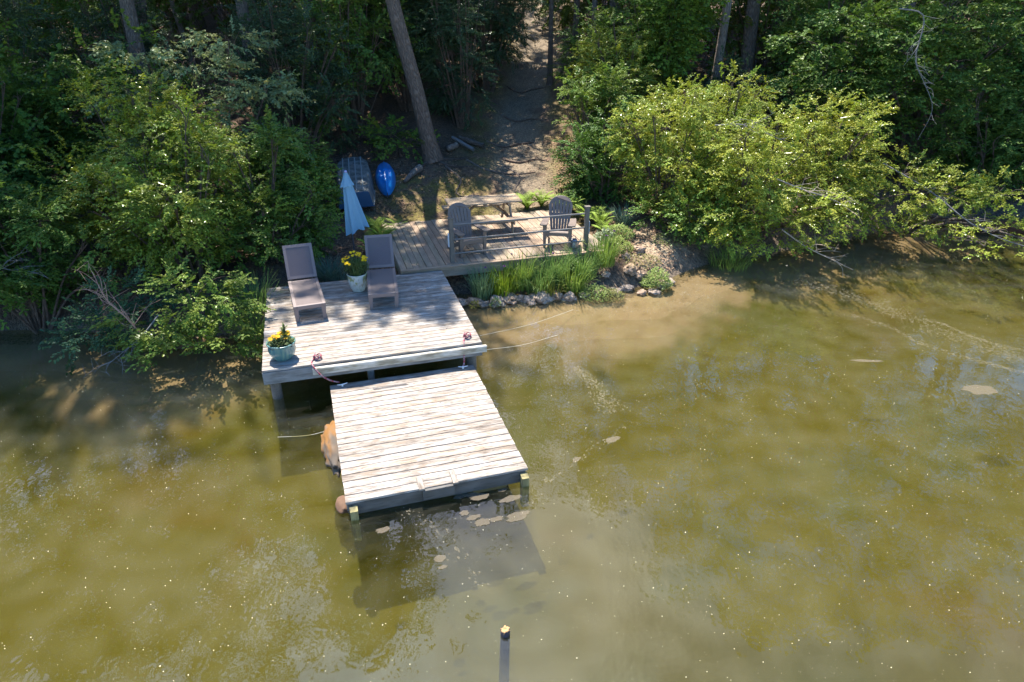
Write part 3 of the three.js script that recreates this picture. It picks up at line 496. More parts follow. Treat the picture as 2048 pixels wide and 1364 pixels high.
// ------------------------------------------------------------------ stones along the waterline
{
  reseed(11);
  const rockMap = tex(256, 256, (u, v) => { const k = 0.55 + 0.5 * tileN(u, v, 8, 8, 120) + 0.5 * tileN(u, v, 30, 30, 121), s = smooth(0.15, 0.45, tileN(u, v, 12, 12, 122)); return [0, 1, 2].map((q) => lerp([0.48, 0.37, 0.285][q], [0.27, 0.2, 0.12][q], s) * clamp(k + 0.15, 0.45, 1.2)); });
  const mats = [lin(1, 1, 1), lin(1, 0.88, 0.76), lin(0.8, 0.8, 0.8)].map((c) => std(c, 0.9, { map: rockMap, bumpMap: rockMap, bumpScale: 0.012 }));
  const spots = [[-1.07, -13.6, 0.17, 'under the right rear corner of the square dock'], [-0.83, -13.56, 0.2, 'below the leftmost iris clump'], [-0.58, -13.52, 0.15], [-0.34, -13.6, 0.2], [-0.06, -13.77, 0.19], [0.28, -13.72, 0.21], [0.64, -13.82, 0.2], [0.97, -13.88, 0.19], [1.27, -13.82, 0.2], [1.6, -13.98, 0.17], [1.95, -14.08, 0.19], [2.31, -14.16, 0.17], [2.62, -14.36, 0.18], [2.92, -14.16, 0.15], [3.2, -14.18, 0.19, 'orange stained at the water beside the round weed clump'], [3.64, -14.78, 0.18, 'dark wet behind the round weed clump'], [3.06, -15.6, 0.22, 'large pale flat on the bank'], [2.7, -15.28, 0.14, 'small pale on the bank beside the iris tips'], [2.15, -14.66, 0.16], [3.0, -14.75, 0.2], [0.44, -13.6, 0.11], [-1.22, -13.72, 0.12], [2.75, -14.85, 0.16], [3.4, -14.5, 0.13]];
  const ORD = ['first','second','third','fourth','fifth','sixth','seventh','eighth','ninth','tenth','eleventh','twelfth','thirteenth','fourteenth','fifteenth','sixteenth','seventeenth','eighteenth','nineteenth','twentieth','twenty-first','twenty-second','twenty-third','twenty-fourth'], rank = spots.map((q) => spots.filter((v) => v[0] < q[0]).length);
  spots.forEach(([x, z, r, say], i) => {
    const sx = rr(0.95, 1.4), g = lump(r * rr(0.6, 1.25), sx, rr(0.5, 0.8), rr(0.7, 1), 3, 0.55, 1.3, i * 1.7 + 2), p = g.attributes.position, uv = []; for (let k = 0; k < p.count; k++) uv.push(p.getX(k) * 1.5 + i * 0.37, (p.getZ(k) + p.getY(k)) * 1.5);
    g.setAttribute('uv', new THREE.Float32BufferAttribute(uv, 2));
    const o = put(scene, 'shore_stone', toCreasedNormals(g, 0.35), mats[i % 3], [x, Math.max(groundY(x, z), -0.04) + r * 0.25, z], [0, rr(0, 6), 0]);
    tag(o, say ? `rough stone ${say}` : `rough pinkish grey stone, ${ORD[rank[i]]} along the waterline counted from the square dock`, 'stone', 'stones along the waterline');
  });
}
// ------------------------------------------------------------------ irises, sedges, ferns and weeds
const GREEN = { iris: leafMat(0.24, 0.33, 0.05), sedge: leafMat(0.17, 0.27, 0.06), blue: leafMat(0.12, 0.2, 0.13), fern: leafMat(0.24, 0.34, 0.03, { clearcoat: 0 }), weed: leafMat(0.24, 0.31, 0.07) };
{
  reseed(12);
  const flowerM = leafMat(0.10, 0.015, 0.14, { clearcoat: 0 });
  const clump = (label, x, z, n, len, R, mat, fl = 0, spread = 0.32) => {
    const o = thing('iris_clump', label, 'iris', [x, Math.max(groundY(x, z), 0), z], 0, 'iris clumps in front of the rear deck'), b = [];
    for (let i = 0; i < n; i++) { const a = rr(0, 6.283), q = Math.sqrt(rnd()) * R; b.push([q * Math.cos(a), q * Math.sin(a), len * rr(0.65, 1.12), rr(0.012, 0.024), a + rr(-0.9, 0.9), rr(0, spread), rnd() < 0.35 ? rr(0.9, 2.2) : rr(0.05, 0.8), 6]); }
    put(o, 'leaves', bladeGeo(b), mat).userData.kind = 'stuff';
    for (let k = 0; k < fl; k++) { const a = rr(0, 6.283), q = R * 0.8, h = len * rr(0.9, 1.08), st = put(o, 'flower', bladeGeo([[0, 0, 0.05, 0.035, 0, 0.9, 0.9, 3, h], [0, 0, 0.05, 0.035, 2.1, 0.9, 0.9, 3, h], [0, 0, 0.05, 0.035, 4.2, 0.9, 0.9, 3, h], [0, 0, 0.055, 0.03, 1, 0.2, 0, 2, h], [0, 0, 0.055, 0.03, 3.1, 0.2, 0, 2, h]]), flowerM, [q * Math.cos(a), 0, q * Math.sin(a)]); put(st, 'stalk', bladeGeo([[0, 0, h, 0.008, 0, 0, 0.02, 2]]), mat); }
  };
  clump('bluish green iris clump nearest the square dock', -0.66, -13.82, 150, 0.74, 0.2, leafMat(0.19, 0.28, 0.12), 1);
  clump('bright yellow green iris clump second from the square dock', -0.2, -13.98, 210, 0.74, 0.26, leafMat(0.28, 0.36, 0.02), 1);
  clump('tall iris clump with a purple bloom below the middle of the railing', 0.18, -14.28, 200, 0.86, 0.26, GREEN.iris, 1);
  clump('arching grassy clump leaning over the stones', 0.62, -14.1, 210, 0.8, 0.28, GREEN.sedge, 0, 0.5);
  clump('dense dark green iris clump below the right chair', 0.95, -14.42, 230, 0.86, 0.28, GREEN.sedge, 1);
  clump('arching pale green grassy clump at the water in front of the right chair', 1.35, -14.28, 220, 0.8, 0.28, GREEN.iris, 0, 0.6);
  clump('iris clump at the foot of the right railing post', 1.62, -14.6, 210, 0.84, 0.28, GREEN.sedge, 0, 0.45);
  clump('iris clump with two purple blooms at the deck corner', 2.12, -14.95, 180, 0.82, 0.26, GREEN.iris, 2, 0.4);
  clump('short yellowish grass clump between the irises and the stones', 0.85, -14.0, 130, 0.5, 0.24, leafMat(0.2, 0.22, 0.03), 0, 0.6);
  const sedge = (label, x, z, n, len, R, mat, yawBias) => { const o = thing('sedge_clump', label, 'sedge', [x, Math.max(groundY(x, z), 0), z], 0, 'sedge clumps by the square dock'), b = []; for (let i = 0; i < n; i++) { const a = rr(0, 6.283), q = Math.sqrt(rnd()) * R; b.push([q * Math.cos(a), q * Math.sin(a), len * rr(0.6, 1.1), rr(0.008, 0.016), a + rr(-0.7, 0.7), rr(0.1, 0.6), rr(0.6, 1.9), 6]); } put(o, 'leaves', bladeGeo(b), mat).userData.kind = 'stuff'; };
  sedge('dark sedge clump at the rear left corner of the square dock', -5.15, -12.6, 200, 0.85, 0.3, GREEN.sedge);
  sedge('dark sedge clump at the left side of the square dock', -5.0, -11.9, 170, 0.8, 0.25, GREEN.sedge);
  sedge('bluish sedge clump behind the left lounger and the white pot', -3.95, -13.9, 260, 0.6, 0.26, GREEN.blue);
  sedge('bluish sedge clump beside the potted daisies', -3.6, -13.65, 160, 0.5, 0.2, GREEN.blue);
  sedge('thin grass clump between the right lounger and the rear deck', -2.25, -14.25, 120, 0.5, 0.18, GREEN.sedge);
  sedge('grass tuft growing under the bush to the right of the deck', 2.9, -17.25, 170, 0.6, 0.22, GREEN.blue);
  sedge('green grass tuft on the bank under the overhanging bush', 5.4, -15.9, 260, 0.55, 0.5, GREEN.iris);
  // ferns: arching fronds with paired leaflets
  const frond = (L, lean, yaw) => { const b = [], N = 15; let px = 0, py = 0, a = lean; for (let i = 0; i < N; i++) { const t = i / N, w = L * 0.27 * Math.sin(Math.PI * (0.12 + 0.88 * t)) ** 0.8; for (const s of [-1, 1]) b.push([px * Math.cos(yaw), px * Math.sin(yaw), w, L * 0.055, yaw + s * 1.25, Math.max(0.9, a + 0.3), 0.3, 2, py]); px += Math.sin(a) * L / N; py += Math.cos(a) * L / N; a += 1.0 / N; } b.push([0, 0, L, 0.008, yaw, lean, 1.0, 6]); return b; };
  const fern = (label, x, z, n, L) => { const o = thing('fern', label, 'fern', [x, groundY(x, z), z], 0, 'ferns around the rear deck'); for (let i = 0; i < n; i++) put(o, 'frond', bladeGeo(frond(L * rr(0.75, 1.1), rr(0.1, 0.55), i / n * 6.283 + rr(-0.3, 0.3))), GREEN.fern); };
  fern('bright fern right behind the end of the picnic table', 0.42, -18.6, 14, 0.62); fern('fern second from the picnic table end', 0.82, -18.75, 13, 0.6); fern('fern at the rear right corner of the deck', 1.25, -18.7, 11, 0.55);
  fern('fern standing above the right adirondack chair', 1.62, -18.5, 10, 0.62); fern('sunlit fern behind the right railing post', 2.05, -17.85, 13, 0.68); fern('yellow green fern along the right deck side', 2.3, -17.25, 12, 0.65); fern('low fern near the pale leaves beside the deck', 2.35, -16.65, 10, 0.5);
  fern('large fern left of the rear deck below the parasol', -3.4, -16.5, 15, 0.7); fern('fern between the parasol and the deck edge', -3.15, -15.9, 14, 0.66); fern('fern beside the parasol pole', -3.3, -15.2, 12, 0.6); fern('small fern at the rear left deck corner', -3.0, -17.2, 9, 0.4);
  // leafy weeds
  const weed = (label, x, z, R, h, n, mat, lw = 0.03) => { const o = thing('weed_clump', label, 'weed', [x, Math.max(groundY(x, z), 0), z], 0, 'leafy weeds on the bank'), b = []; for (let i = 0; i < n; i++) { const a = rr(0, 6.283), q = Math.sqrt(rnd()), y = h * (1 - q * q * 0.8) * Math.sqrt(rnd()); b.push([q * R * Math.cos(a), q * R * Math.sin(a), rr(0.04, 0.08), rr(0.7, 1.1) * lw, rr(0, 6.283), rr(0.5, 1.6), rr(-0.3, 0.6), 2, y]); } put(o, 'leaves', bladeGeo(b), mat).userData.kind = 'stuff'; };
  weed('round leafy weed clump at the water by the orange stone', 3.3, -14.5, 0.34, 0.48, 900, GREEN.weed);
  weed('creeping weed patch spilling over the stones', 1.85, -13.95, 0.38, 0.26, 700, GREEN.weed, 0.022); weed('creeping weed patch at the waterline', 2.2, -13.9, 0.3, 0.2, 500, leafMat(0.2, 0.2, 0.05), 0.02);
  weed('leafy weeds along the right deck corner', 2.5, -15.7, 0.42, 0.3, 800, leafMat(0.2, 0.25, 0.04)); weed('leafy weeds halfway along the right deck side', 2.65, -16.4, 0.42, 0.3, 700, GREEN.weed, 0.045); weed('pale broad leaves behind the right railing post', 2.3, -16.2, 0.3, 0.34, 300, leafMat(0.3, 0.34, 0.2), 0.07);
  weed('sparse yellow weeds on the bare bank', 3.0, -15.1, 0.5, 0.16, 420, leafMat(0.24, 0.22, 0.06), 0.02); weed('small yellow weed sprout on a waterline stone', -0.8, -13.4, 0.12, 0.12, 90, leafMat(0.26, 0.24, 0.03), 0.025); weed('green weed sprout between waterline stones', -0.35, -13.42, 0.12, 0.2, 110, GREEN.weed, 0.02);
  weed('small weeds on the dry leaf bank', 3.9, -16.4, 0.5, 0.14, 380, GREEN.weed, 0.025);
}
// ------------------------------------------------------------------ logs, stump, driftwood, pond post
const barkMap = tex(256, 512, (u, v) => { const k = Math.abs(tileN(u, v, 14, 9, 130)) * 1.7 + 0.5 * tileN(u, v, 44, 30, 131), t = clamp(0.35 + k); return [0, 1, 2].map((q) => lerp([0.07, 0.055, 0.045][q], [0.25, 0.2, 0.165][q], t)); });
const barkBump = tex(256, 512, (u, v) => clamp(Math.abs(tileN(u, v, 14, 9, 130)) * 2 + 0.3 * tileN(u, v, 44, 30, 131)), false);
const bark = (r, g, b) => std(lin(r, g, b), 0.95, { map: barkMap, bumpMap: barkBump, bumpScale: 0.03 });
const BARK = { pine: bark(0.8, 0.69, 0.61), dark: bark(0.8, 0.75, 0.7), grey: bark(1.5, 1.45, 1.4), twig: bark(1.3, 1.1, 0.95), dead: std(lin(0.17, 0.16, 0.15), 0.9) };
{
  const onG = (x, z, h = 0) => V(x, groundY(x, z) + h, z);
  const log = (name, label, cat, pts, r0, r1, mat) => { const c = pts[0].clone(), o = thing(name, label, cat, [c.x, c.y, c.z]); put(o, 'stem', taperTube(pts.map((p) => p.clone().sub(c)), (t) => lerp(r0, r1, t) * (1 + 0.1 * Math.sin(t * 17)), 10, 4, 0.6), mat); return o; };
  log('driftwood_log', 'short grey weathered log lying right of the kayak', 'log', [onG(-2.72, -20.3, 0.1), onG(-2.9, -19.9, 0.1), onG(-3.08, -19.5, 0.06)], 0.11, 0.05, BARK.grey);
  const st = thing('tree_stump', 'low dark rotten stump behind the picnic table', 'stump', [-1.1, groundY(-1.1, -19.0), -19.0]); put(st, 'stump', lump(0.22, 1.2, 0.7, 0.9, 4, 0.6, 2.4, 5), BARK.dark, [0, 0.04, 0]);
  log('cut_log', 'pale cut log leaning at the foot of the leaning pine', 'log', [onG(-1.75, -21.9, 0.12), onG(-2.0, -21.5, 0.14)], 0.09, 0.09, BARK.grey); log('cut_log', 'long thin cut log on the pile by the leaning pine', 'log', [onG(-1.2, -21.7, 0.1), onG(-1.9, -22.3, 0.16)], 0.06, 0.05, BARK.dead); log('cut_log', 'dark cut log behind the log pile by the pine', 'log', [onG(-0.9, -22.1, 0.1), onG(-1.7, -22.5, 0.12)], 0.08, 0.08, BARK.dark);
  log('fallen_trunk', 'fallen reddish brown trunk lying at the back of the cove', 'fallen trunk', [V(11.2, 0.12, -19.3), V(12.8, 0.14, -18.75), V(14.6, 0.2, -18.2), V(17, 0.35, -17.9)], 0.16, 0.22, std(lin(0.42, 0.22, 0.12), 0.9, { map: barkMap, bumpMap: barkBump, bumpScale: 0.02 }));
  // roots crossing the worn ground
  for (const [lab, p] of [['surface root curling across the mossy clearing', [[-0.2, -21], [0.25, -20.2], [0.1, -19.6], [0.45, -19.2], [0.35, -18.7]]], ['surface root branching over the path at the slope foot', [[-1.4, -21.2], [-0.8, -20.6], [0.0, -20.4], [0.7, -20.6]]], ['thin surface root near the driftwood log', [[-2.0, -20.7], [-1.5, -20.0], [-1.6, -19.4], [-1.2, -19.2]]]]) log('surface_root', lab, 'root', p.map(([x, z]) => onG(x, z, 0.012)), 0.03, 0.012, BARK.grey);
  for (let i = 0; i < 4; i++) { const z = [-21.5, -22.6, -24.6, -27.2][i], x = pathX(z) + [0.2, -0.3, 0.1, 0][i]; log('path_root', ['lowest', 'second lowest', 'second highest', 'highest'][i] + ' of the gnarled roots crossing the dirt path', 'root', [onG(x - 0.75, z - 0.1 * i % 0.4, 0), onG(x - 0.2, z + 0.2, 0.025), onG(x + 0.3, z - 0.05, 0.03), onG(x + 0.85, z + 0.25 - 0.5 * (i % 2), -0.01)], 0.035, 0.015, BARK.twig).userData.group = 'roots crossing the path'; }
  const po = thing('pond_post', 'rotten post top with orange tip standing just at the water surface', 'post', [-0.07, 0, -5.0]);
  put(po, 'post', taperTube([V(0.0, 0.05, 0.0), V(-0.01, -0.3, 0.03), V(-0.03, -1.35, 0.1)].reverse(), (t) => 0.062 - 0.012 * t, 12, 5, 0.6), std(lin(0.05, 0.045, 0.06), 0.9)); put(po, 'broken_top', lump(0.048, 0.9, 0.7, 0.9, 3, 0.7, 2.5, 9), std(lin(0.5, 0.28, 0.12), 0.85), [0, 0.045, 0]);
}
// ------------------------------------------------------------------ floating film, flecks and cords on the pond
{
  reseed(14);
  const film = std(lin(0.15, 0.12, 0.08), 0.85, { transparent: true, opacity: 0.55, side: THREE.DoubleSide }), thinFilm = std(lin(0.2, 0.17, 0.11), 0.85, { transparent: true, opacity: 0.4, side: THREE.DoubleSide });
  let layer = 0;
  const flat = (label, outline, mat, group) => { // outline in metres round its centre
    const c = outline.reduce((a, p) => [a[0] + p[0] / outline.length, a[1] + p[1] / outline.length], [0, 0]), s = new THREE.Shape();
    outline.forEach(([x, z], i) => i ? s.lineTo(x - c[0], -(z - c[1])) : s.moveTo(x - c[0], -(z - c[1]))); s.closePath();
    const g = new THREE.ShapeGeometry(s); g.rotateX(-Math.PI / 2); layer = (layer + 1) % 7;
    tag(put(scene, 'scum_patch', g, mat, [c[0], 0.003 + layer * 0.0006, c[1]]), label, 'scum patch', group);
  };
  const blob = (x, z, rx, rz, turn = 0, ragged = 0.45) => { const o = [], N = 40, s = rnd() * 40; for (let i = 0; i < N; i++) { const a = i / N * 6.283, k = 1 + ragged * 1.6 * fbm(Math.cos(a) * 1.8 + s, Math.sin(a) * 1.8, s, 4), u = rx * k * Math.cos(a), v = rz * k * Math.sin(a); o.push([x + u * Math.cos(turn) - v * Math.sin(turn), z + u * Math.sin(turn) + v * Math.cos(turn)]); } return o; };
  const strip = (pts, w) => { const c = new THREE.CatmullRomCurve3(pts.map(([x, z]) => V(x, 0, z))), A = [], B = [], s = rnd() * 30; for (let i = 0; i <= 50; i++) { const p = c.getPointAt(i / 50), t = c.getTangentAt(i / 50), k = w(i / 50) * (1 + 0.9 * fbm(i * 0.13, s, 0, 3)), j = 0.1 * fbm(i * 0.2, s + 5, 0, 3); A.push([p.x - t.z * (k + j), p.z + t.x * (k + j)]); B.push([p.x + t.z * (k - j), p.z - t.x * (k - j)]); } return A.concat(B.reverse()); };
  const band = (label, pts, w, n) => { // a drift of many small ragged flecks
    const c = new THREE.CatmullRomCurve3(pts.map(([x, z]) => V(x, 0, z))), o = c.getPointAt(0.5), g = [], s = rnd() * 30;
    for (let i = 0; i < n; i++) { const u = rnd(), p = c.getPointAt(u), t = c.getTangentAt(u), k = w(u) * (1 + 0.8 * fbm(u * 7, s, 0, 3)), off = (rnd() + rnd() + rnd() - 1.5) * 1.3 * k + 0.12 * fbm(u * 5, s + 4, 0, 3), r = 0.004 + 0.012 * rnd() ** 4, N = 7, pos = [], idx = [], a0 = rnd() * 6, st = rr(1, 2.6), X = p.x - t.z * off - o.x, Z = p.z + t.x * off - o.z, y = rr(0, 0.002); pos.push(X, y, Z); for (let j = 0; j < N; j++) { const a = a0 + j / N * 6.283, q = r * rr(0.55, 1.2), du = q * st * Math.cos(a), dv = q * Math.sin(a); pos.push(X + t.x * du - t.z * dv, y, Z + t.z * du + t.x * dv); idx.push(0, 1 + (j + 1) % N, 1 + j); } const f = new THREE.BufferGeometry(); f.setAttribute('position', new THREE.Float32BufferAttribute(pos, 3)); f.setIndex(idx); g.push(f); }
    const m = mergeGeometries(g); m.computeVertexNormals(); tag(put(scene, 'scum_band', m, thinFilm, [o.x, 0.003, o.z]), label, 'scum band', null, 'stuff');
  };
  band('long pale film streak drifting right of the floating dock', [[1.15, -10.75], [1.45, -10.1], [1.5, -9.75], [1.7, -9.25]], (t) => 0.06 + 0.14 * t, 900);
  band('wide pale scum band curving out of the cove', [[6.6, -15.0], [7.6, -13.95], [8.05, -13.2], [8.45, -12.35], [8.9, -11.6], [9.8, -10.5]], (t) => 0.2 + 0.1 * Math.sin(t * 3), 3200);
  band('thin scum line below the wide band', [[7.1, -13.0], [7.65, -12.35], [7.95, -11.6], [8.5, -11.0], [9.6, -10.2]], () => 0.07, 900); band('thin scum line above the wide band', [[8.5, -12.8], [8.85, -12.35], [9.1, -11.8], [9.9, -11.2]], () => 0.05, 500);
  band('faint speck line trailing from the triangular patch to the floating dock', [[1.9, -9.0], [1.5, -8.5], [0.93, -8.0], [0.5, -7.5], [0.2, -7.0]], () => 0.05, 200); band('loose scum specks drifting off the floating dock front', [[-1.4, -6.9], [-0.9, -6.5], [-0.6, -6.1], [-0.3, -5.6]], () => 0.08, 120);
  band('tan litter specks gathered along the shallow shore', [[-0.6, -13.1], [0.8, -13.2], [2.2, -13.3], [3.5, -13.7], [4.6, -14.6]], () => 0.4, 900);
  flat('triangular brown scum patch out from the floating dock', blob(1.52, -8.5, 0.13, 0.06, -0.5), film); flat('small scum patch trailing toward the floating dock', blob(0.93, -8.0, 0.08, 0.04, -0.8), film);
  for (const [x, z, a, b] of [[-0.53, -7.22, 0.08, 0.05], [-0.43, -7.18, 0.13, 0.06], [-0.02, -7.14, 0.15, 0.055], [-0.62, -6.86, 0.06, 0.05], [-0.5, -6.78, 0.1, 0.04], [-0.38, -6.69, 0.1, 0.06], [0.06, -6.8, 0.14, 0.075], [-0.2, -6.75, 0.1, 0.04], [-0.13, -7.32, 0.07, 0.03], [0.17, -6.86, 0.07, 0.04], [-0.86, -6.06, 0.07, 0.06], [-0.81, -5.93, 0.05, 0.03], [-1.62, -6.55, 0.09, 0.05], [-0.68, -7.2, 0.1, 0.05]]) flat('small pale scum flake floating in front of the floating dock', blob(x, z, a, b, -0.4), film, 'scum flakes before the floating dock');
  flat('tan scum raft near the right edge of the pond', blob(7.95, -9.95, 0.3, 0.16), film); flat('narrow tan scum raft left of the larger one', blob(6.5, -10.97, 0.28, 0.05, 0.1), film);
  // pollen and fluff
  const fg = new THREE.CircleGeometry(1, 5); fg.rotateX(-Math.PI / 2); const N = 13000, fl = new THREE.InstancedMesh(fg, std(lin(0.62, 0.58, 0.42), 0.9), N), mt = new THREE.Matrix4(), e = new THREE.Euler(); let k = 0;
  while (k < N) { const x = rr(-13, 13), z = rr(-16, -3); if (z < shoreZ(x) + 0.3 || rnd() > 0.35 + 0.9 * (0.5 + fbm(x * 0.35, 1, z * 0.35, 3))) continue; const s = 0.0016 + 0.0042 * rnd() ** 5; mt.makeRotationY(rr(0, 6)).scale(V(s * rr(0.6, 1.6), 1, s)); mt.setPosition(x, 0.0085, z); fl.setMatrixAt(k++, mt); }
  fl.name = 'pollen'; tag(fl, 'pale pollen and fluff specks on the water', 'pollen', null, 'stuff'); scene.add(fl);
  // thin cords
  const cord = (label, a, b) => { const o = thing('cord', label, 'cord', a); put(o, 'line', taperTube([V(0, 0, 0), V((b[0] - a[0]) / 2, (b[1] - a[1]) / 2 - 0.06, (b[2] - a[2]) / 2), V(b[0] - a[0], b[1] - a[1], b[2] - a[2])], () => 0.0035, 5, 8), std(lin(0.5, 0.46, 0.36), 0.8)); };
  cord('thin pale cord from the dock corner to the shore', [-0.6, 0.35, -11.3], [1.3, 0.02, -13.2]); cord('second thin pale cord running just below the other', [-0.53, 0.34, -10.75], [0.9, 0.02, -12.0]); cord('thin pale cord left of the floating dock', [-2.62, 0.1, -8.7], [-3.55, 0.01, -8.55]);
}
// ------------------------------------------------------------------ foliage: sprays of leaves on twigs
function sprayGeo(seed, { n, len, leaf, wid, fold = 0.25, spread = 1, tilt = 0.35, round = 0.5, twig = 0.006 }) {
  reseed(seed); const pos = [];
  const tri = (a, b, c) => pos.push(...a, ...b, ...c);
  for (let i = 0; i < n; i++) {
    const t = n > 1 ? i / (n - 1) : 0, side = i === n - 1 ? 0 : i % 2 ? 1 : -1, L = leaf * rr(0.7, 1.15), W = wid * rr(0.8, 1.15) * L / leaf;
    const a = side * rr(0.6, 1.25) * spread, b = [rr(-0.02, 0.02), len * (0.12 + 0.88 * t), -0.12 * len * t * t + rr(-0.03, 0.03)];
    const dz = rr(-tilt, tilt * 0.6), d = V(Math.sin(a), Math.cos(a), dz).normalize(), roll = rr(-0.7, 0.7), nrm = V(Math.sin(roll), 0, Math.cos(roll)), sd = d.clone().cross(nrm).normalize(), up = sd.clone().cross(d);
    const P = (u, v, w) => [b[0] + d.x * u + sd.x * v + up.x * w, b[1] + d.y * u + sd.y * v + up.y * w, b[2] + d.z * u + sd.z * v + up.z * w];
    const B = P(0, 0, 0), T = P(L, 0, -L * 0.12), f = W * fold, C = P(L * round, 0, 0);
    for (const s of [-1, 1]) { const E = P(L * round * 0.75, s * W / 2, f), F = P(L * (round + 0.3), s * W * 0.36, f * 0.5); if (s > 0) { tri(B, E, C); tri(C, E, F); tri(C, F, T); } else { tri(B, C, E); tri(C, F, E); tri(C, T, F); } }
  }
  const r = twig; for (let k = 0; k < 3; k++) { const a = k * 2.094, b2 = (k + 1) * 2.094; tri([r * Math.cos(a), 0, r * Math.sin(a)], [r * Math.cos(b2), 0, r * Math.sin(b2)], [0, len, -0.12 * len]); }
  const g = new THREE.BufferGeometry(); g.setAttribute('position', new THREE.Float32BufferAttribute(pos, 3)); g.computeVertexNormals(); return g;
}
const kinds = {
  alder: { s: { n: 15, len: 0.34, leaf: 0.062, wid: 0.042 }, c: [0.24, 0.29, 0.03], o: { clearcoat: 0.4, clearcoatRoughness: 0.2 }, dens: 46 },
  broad: { s: { n: 13, len: 0.36, leaf: 0.085, wid: 0.05, round: 0.55 }, c: [0.15, 0.22, 0.03], o: { clearcoat: 0.2, clearcoatRoughness: 0.26 }, dens: 34 },
  maple: { s: { n: 11, len: 0.5, leaf: 0.12, wid: 0.105, round: 0.45, tilt: 0.5 }, c: [0.11, 0.19, 0.025], o: { clearcoat: 0.15, clearcoatRoughness: 0.3 }, dens: 17 },
  dogwood: { s: { n: 14, len: 0.5, leaf: 0.1, wid: 0.06, round: 0.5, tilt: 0.9 }, c: [0.245, 0.295, 0.115], o: { clearcoat: 0.2, clearcoatRoughness: 0.3 }, dens: 22 },
  holly: { s: { n: 18, len: 0.36, leaf: 0.075, wid: 0.036, tilt: 0.6 }, c: [0.06, 0.105, 0.04], o: { clearcoat: 0.3, clearcoatRoughness: 0.26 }, dens: 26 },
  oak: { s: { n: 22, len: 0.95, leaf: 0.17, wid: 0.1, tilt: 0.6 }, c: [0.14, 0.2, 0.02], o: { clearcoat: 0.15, clearcoatRoughness: 0.3 }, dens: 2.1 },
  far: { s: { n: 18, len: 0.7, leaf: 0.13, wid: 0.085, tilt: 0.6 }, c: [0.12, 0.17, 0.022], o: { clearcoat: 0.15, clearcoatRoughness: 0.3 }, dens: 6 },
};
let ks = 200;
for (const k of Object.values(kinds)) { k.geo = [sprayGeo(ks++, k.s), sprayGeo(ks++, k.s)]; k.mat = leafMat(...k.c, k.o); }
const MT = new THREE.Matrix4(), CC = new THREE.Color();
// lobes: [cx, cy, cz, rx, ry, rz] relative to the plant's base
// drops canopy sprays whose shade would fall on docks, pond
function prunedForSun(x, y, z) {
  const at = (Y) => [x + 0.2 * (y - Y) + 0.5 * n3(x * 0.7, y * 0.7, z * 0.7), z + 0.48 * (y - Y) + 0.5 * n3(z * 0.7, x * 0.7, y * 0.7)], inE = (Y, cx, cz, rx, rz) => { const [a, b] = at(Y); return ((a - cx) / rx) ** 2 + ((b - cz) / rz) ** 2 < 1; };
  const [a, b] = at(0.6); let k = 0;
  if (a > -4.8 && b > -12.4) k = 1; else if (b > -9.8) k = 1;
  if (a > -0.7 && a < 11 && b > -18.6) k = 0.96;
  if (a > -4.5 && a < 2.5 && b > -20.8) k = Math.max(k, b < -17 ? 0.88 : 0.72);
  if (n3(a * 0.55, 3.3, b * 0.55) > 0.08) k = Math.max(k, 0.8); // broad gaps that let sun flecks through
  if (a > -5.6 && a < -1.0 && b > -14.8 && b < -12.0) k = 0.1;
  if (a > -0.6 && a < 1.8 && b < -20.5) k = Math.max(k, 0.75);
  if (inE(2.2, 5.8, -17.8, 5, 4)) k = 0.97;
  if (inE(3.0, -7.2, -15.0, 2.3, 2.1)) k = Math.max(k, 0.85); if (inE(4.2, -7.9, -17.8, 1.9, 1.3)) k = Math.max(k, 0.92); if (inE(0.9, -5.8, -11.6, 1.2, 1.2)) k = Math.max(k, 0.92); if (inE(4.5, 6, -24.8, 2.2, 2)) k = Math.max(k, 0.85); if (inE(4.5, 11.5, -22, 4.5, 3)) k = Math.max(k, 0.85);
  return rnd() < k;
}
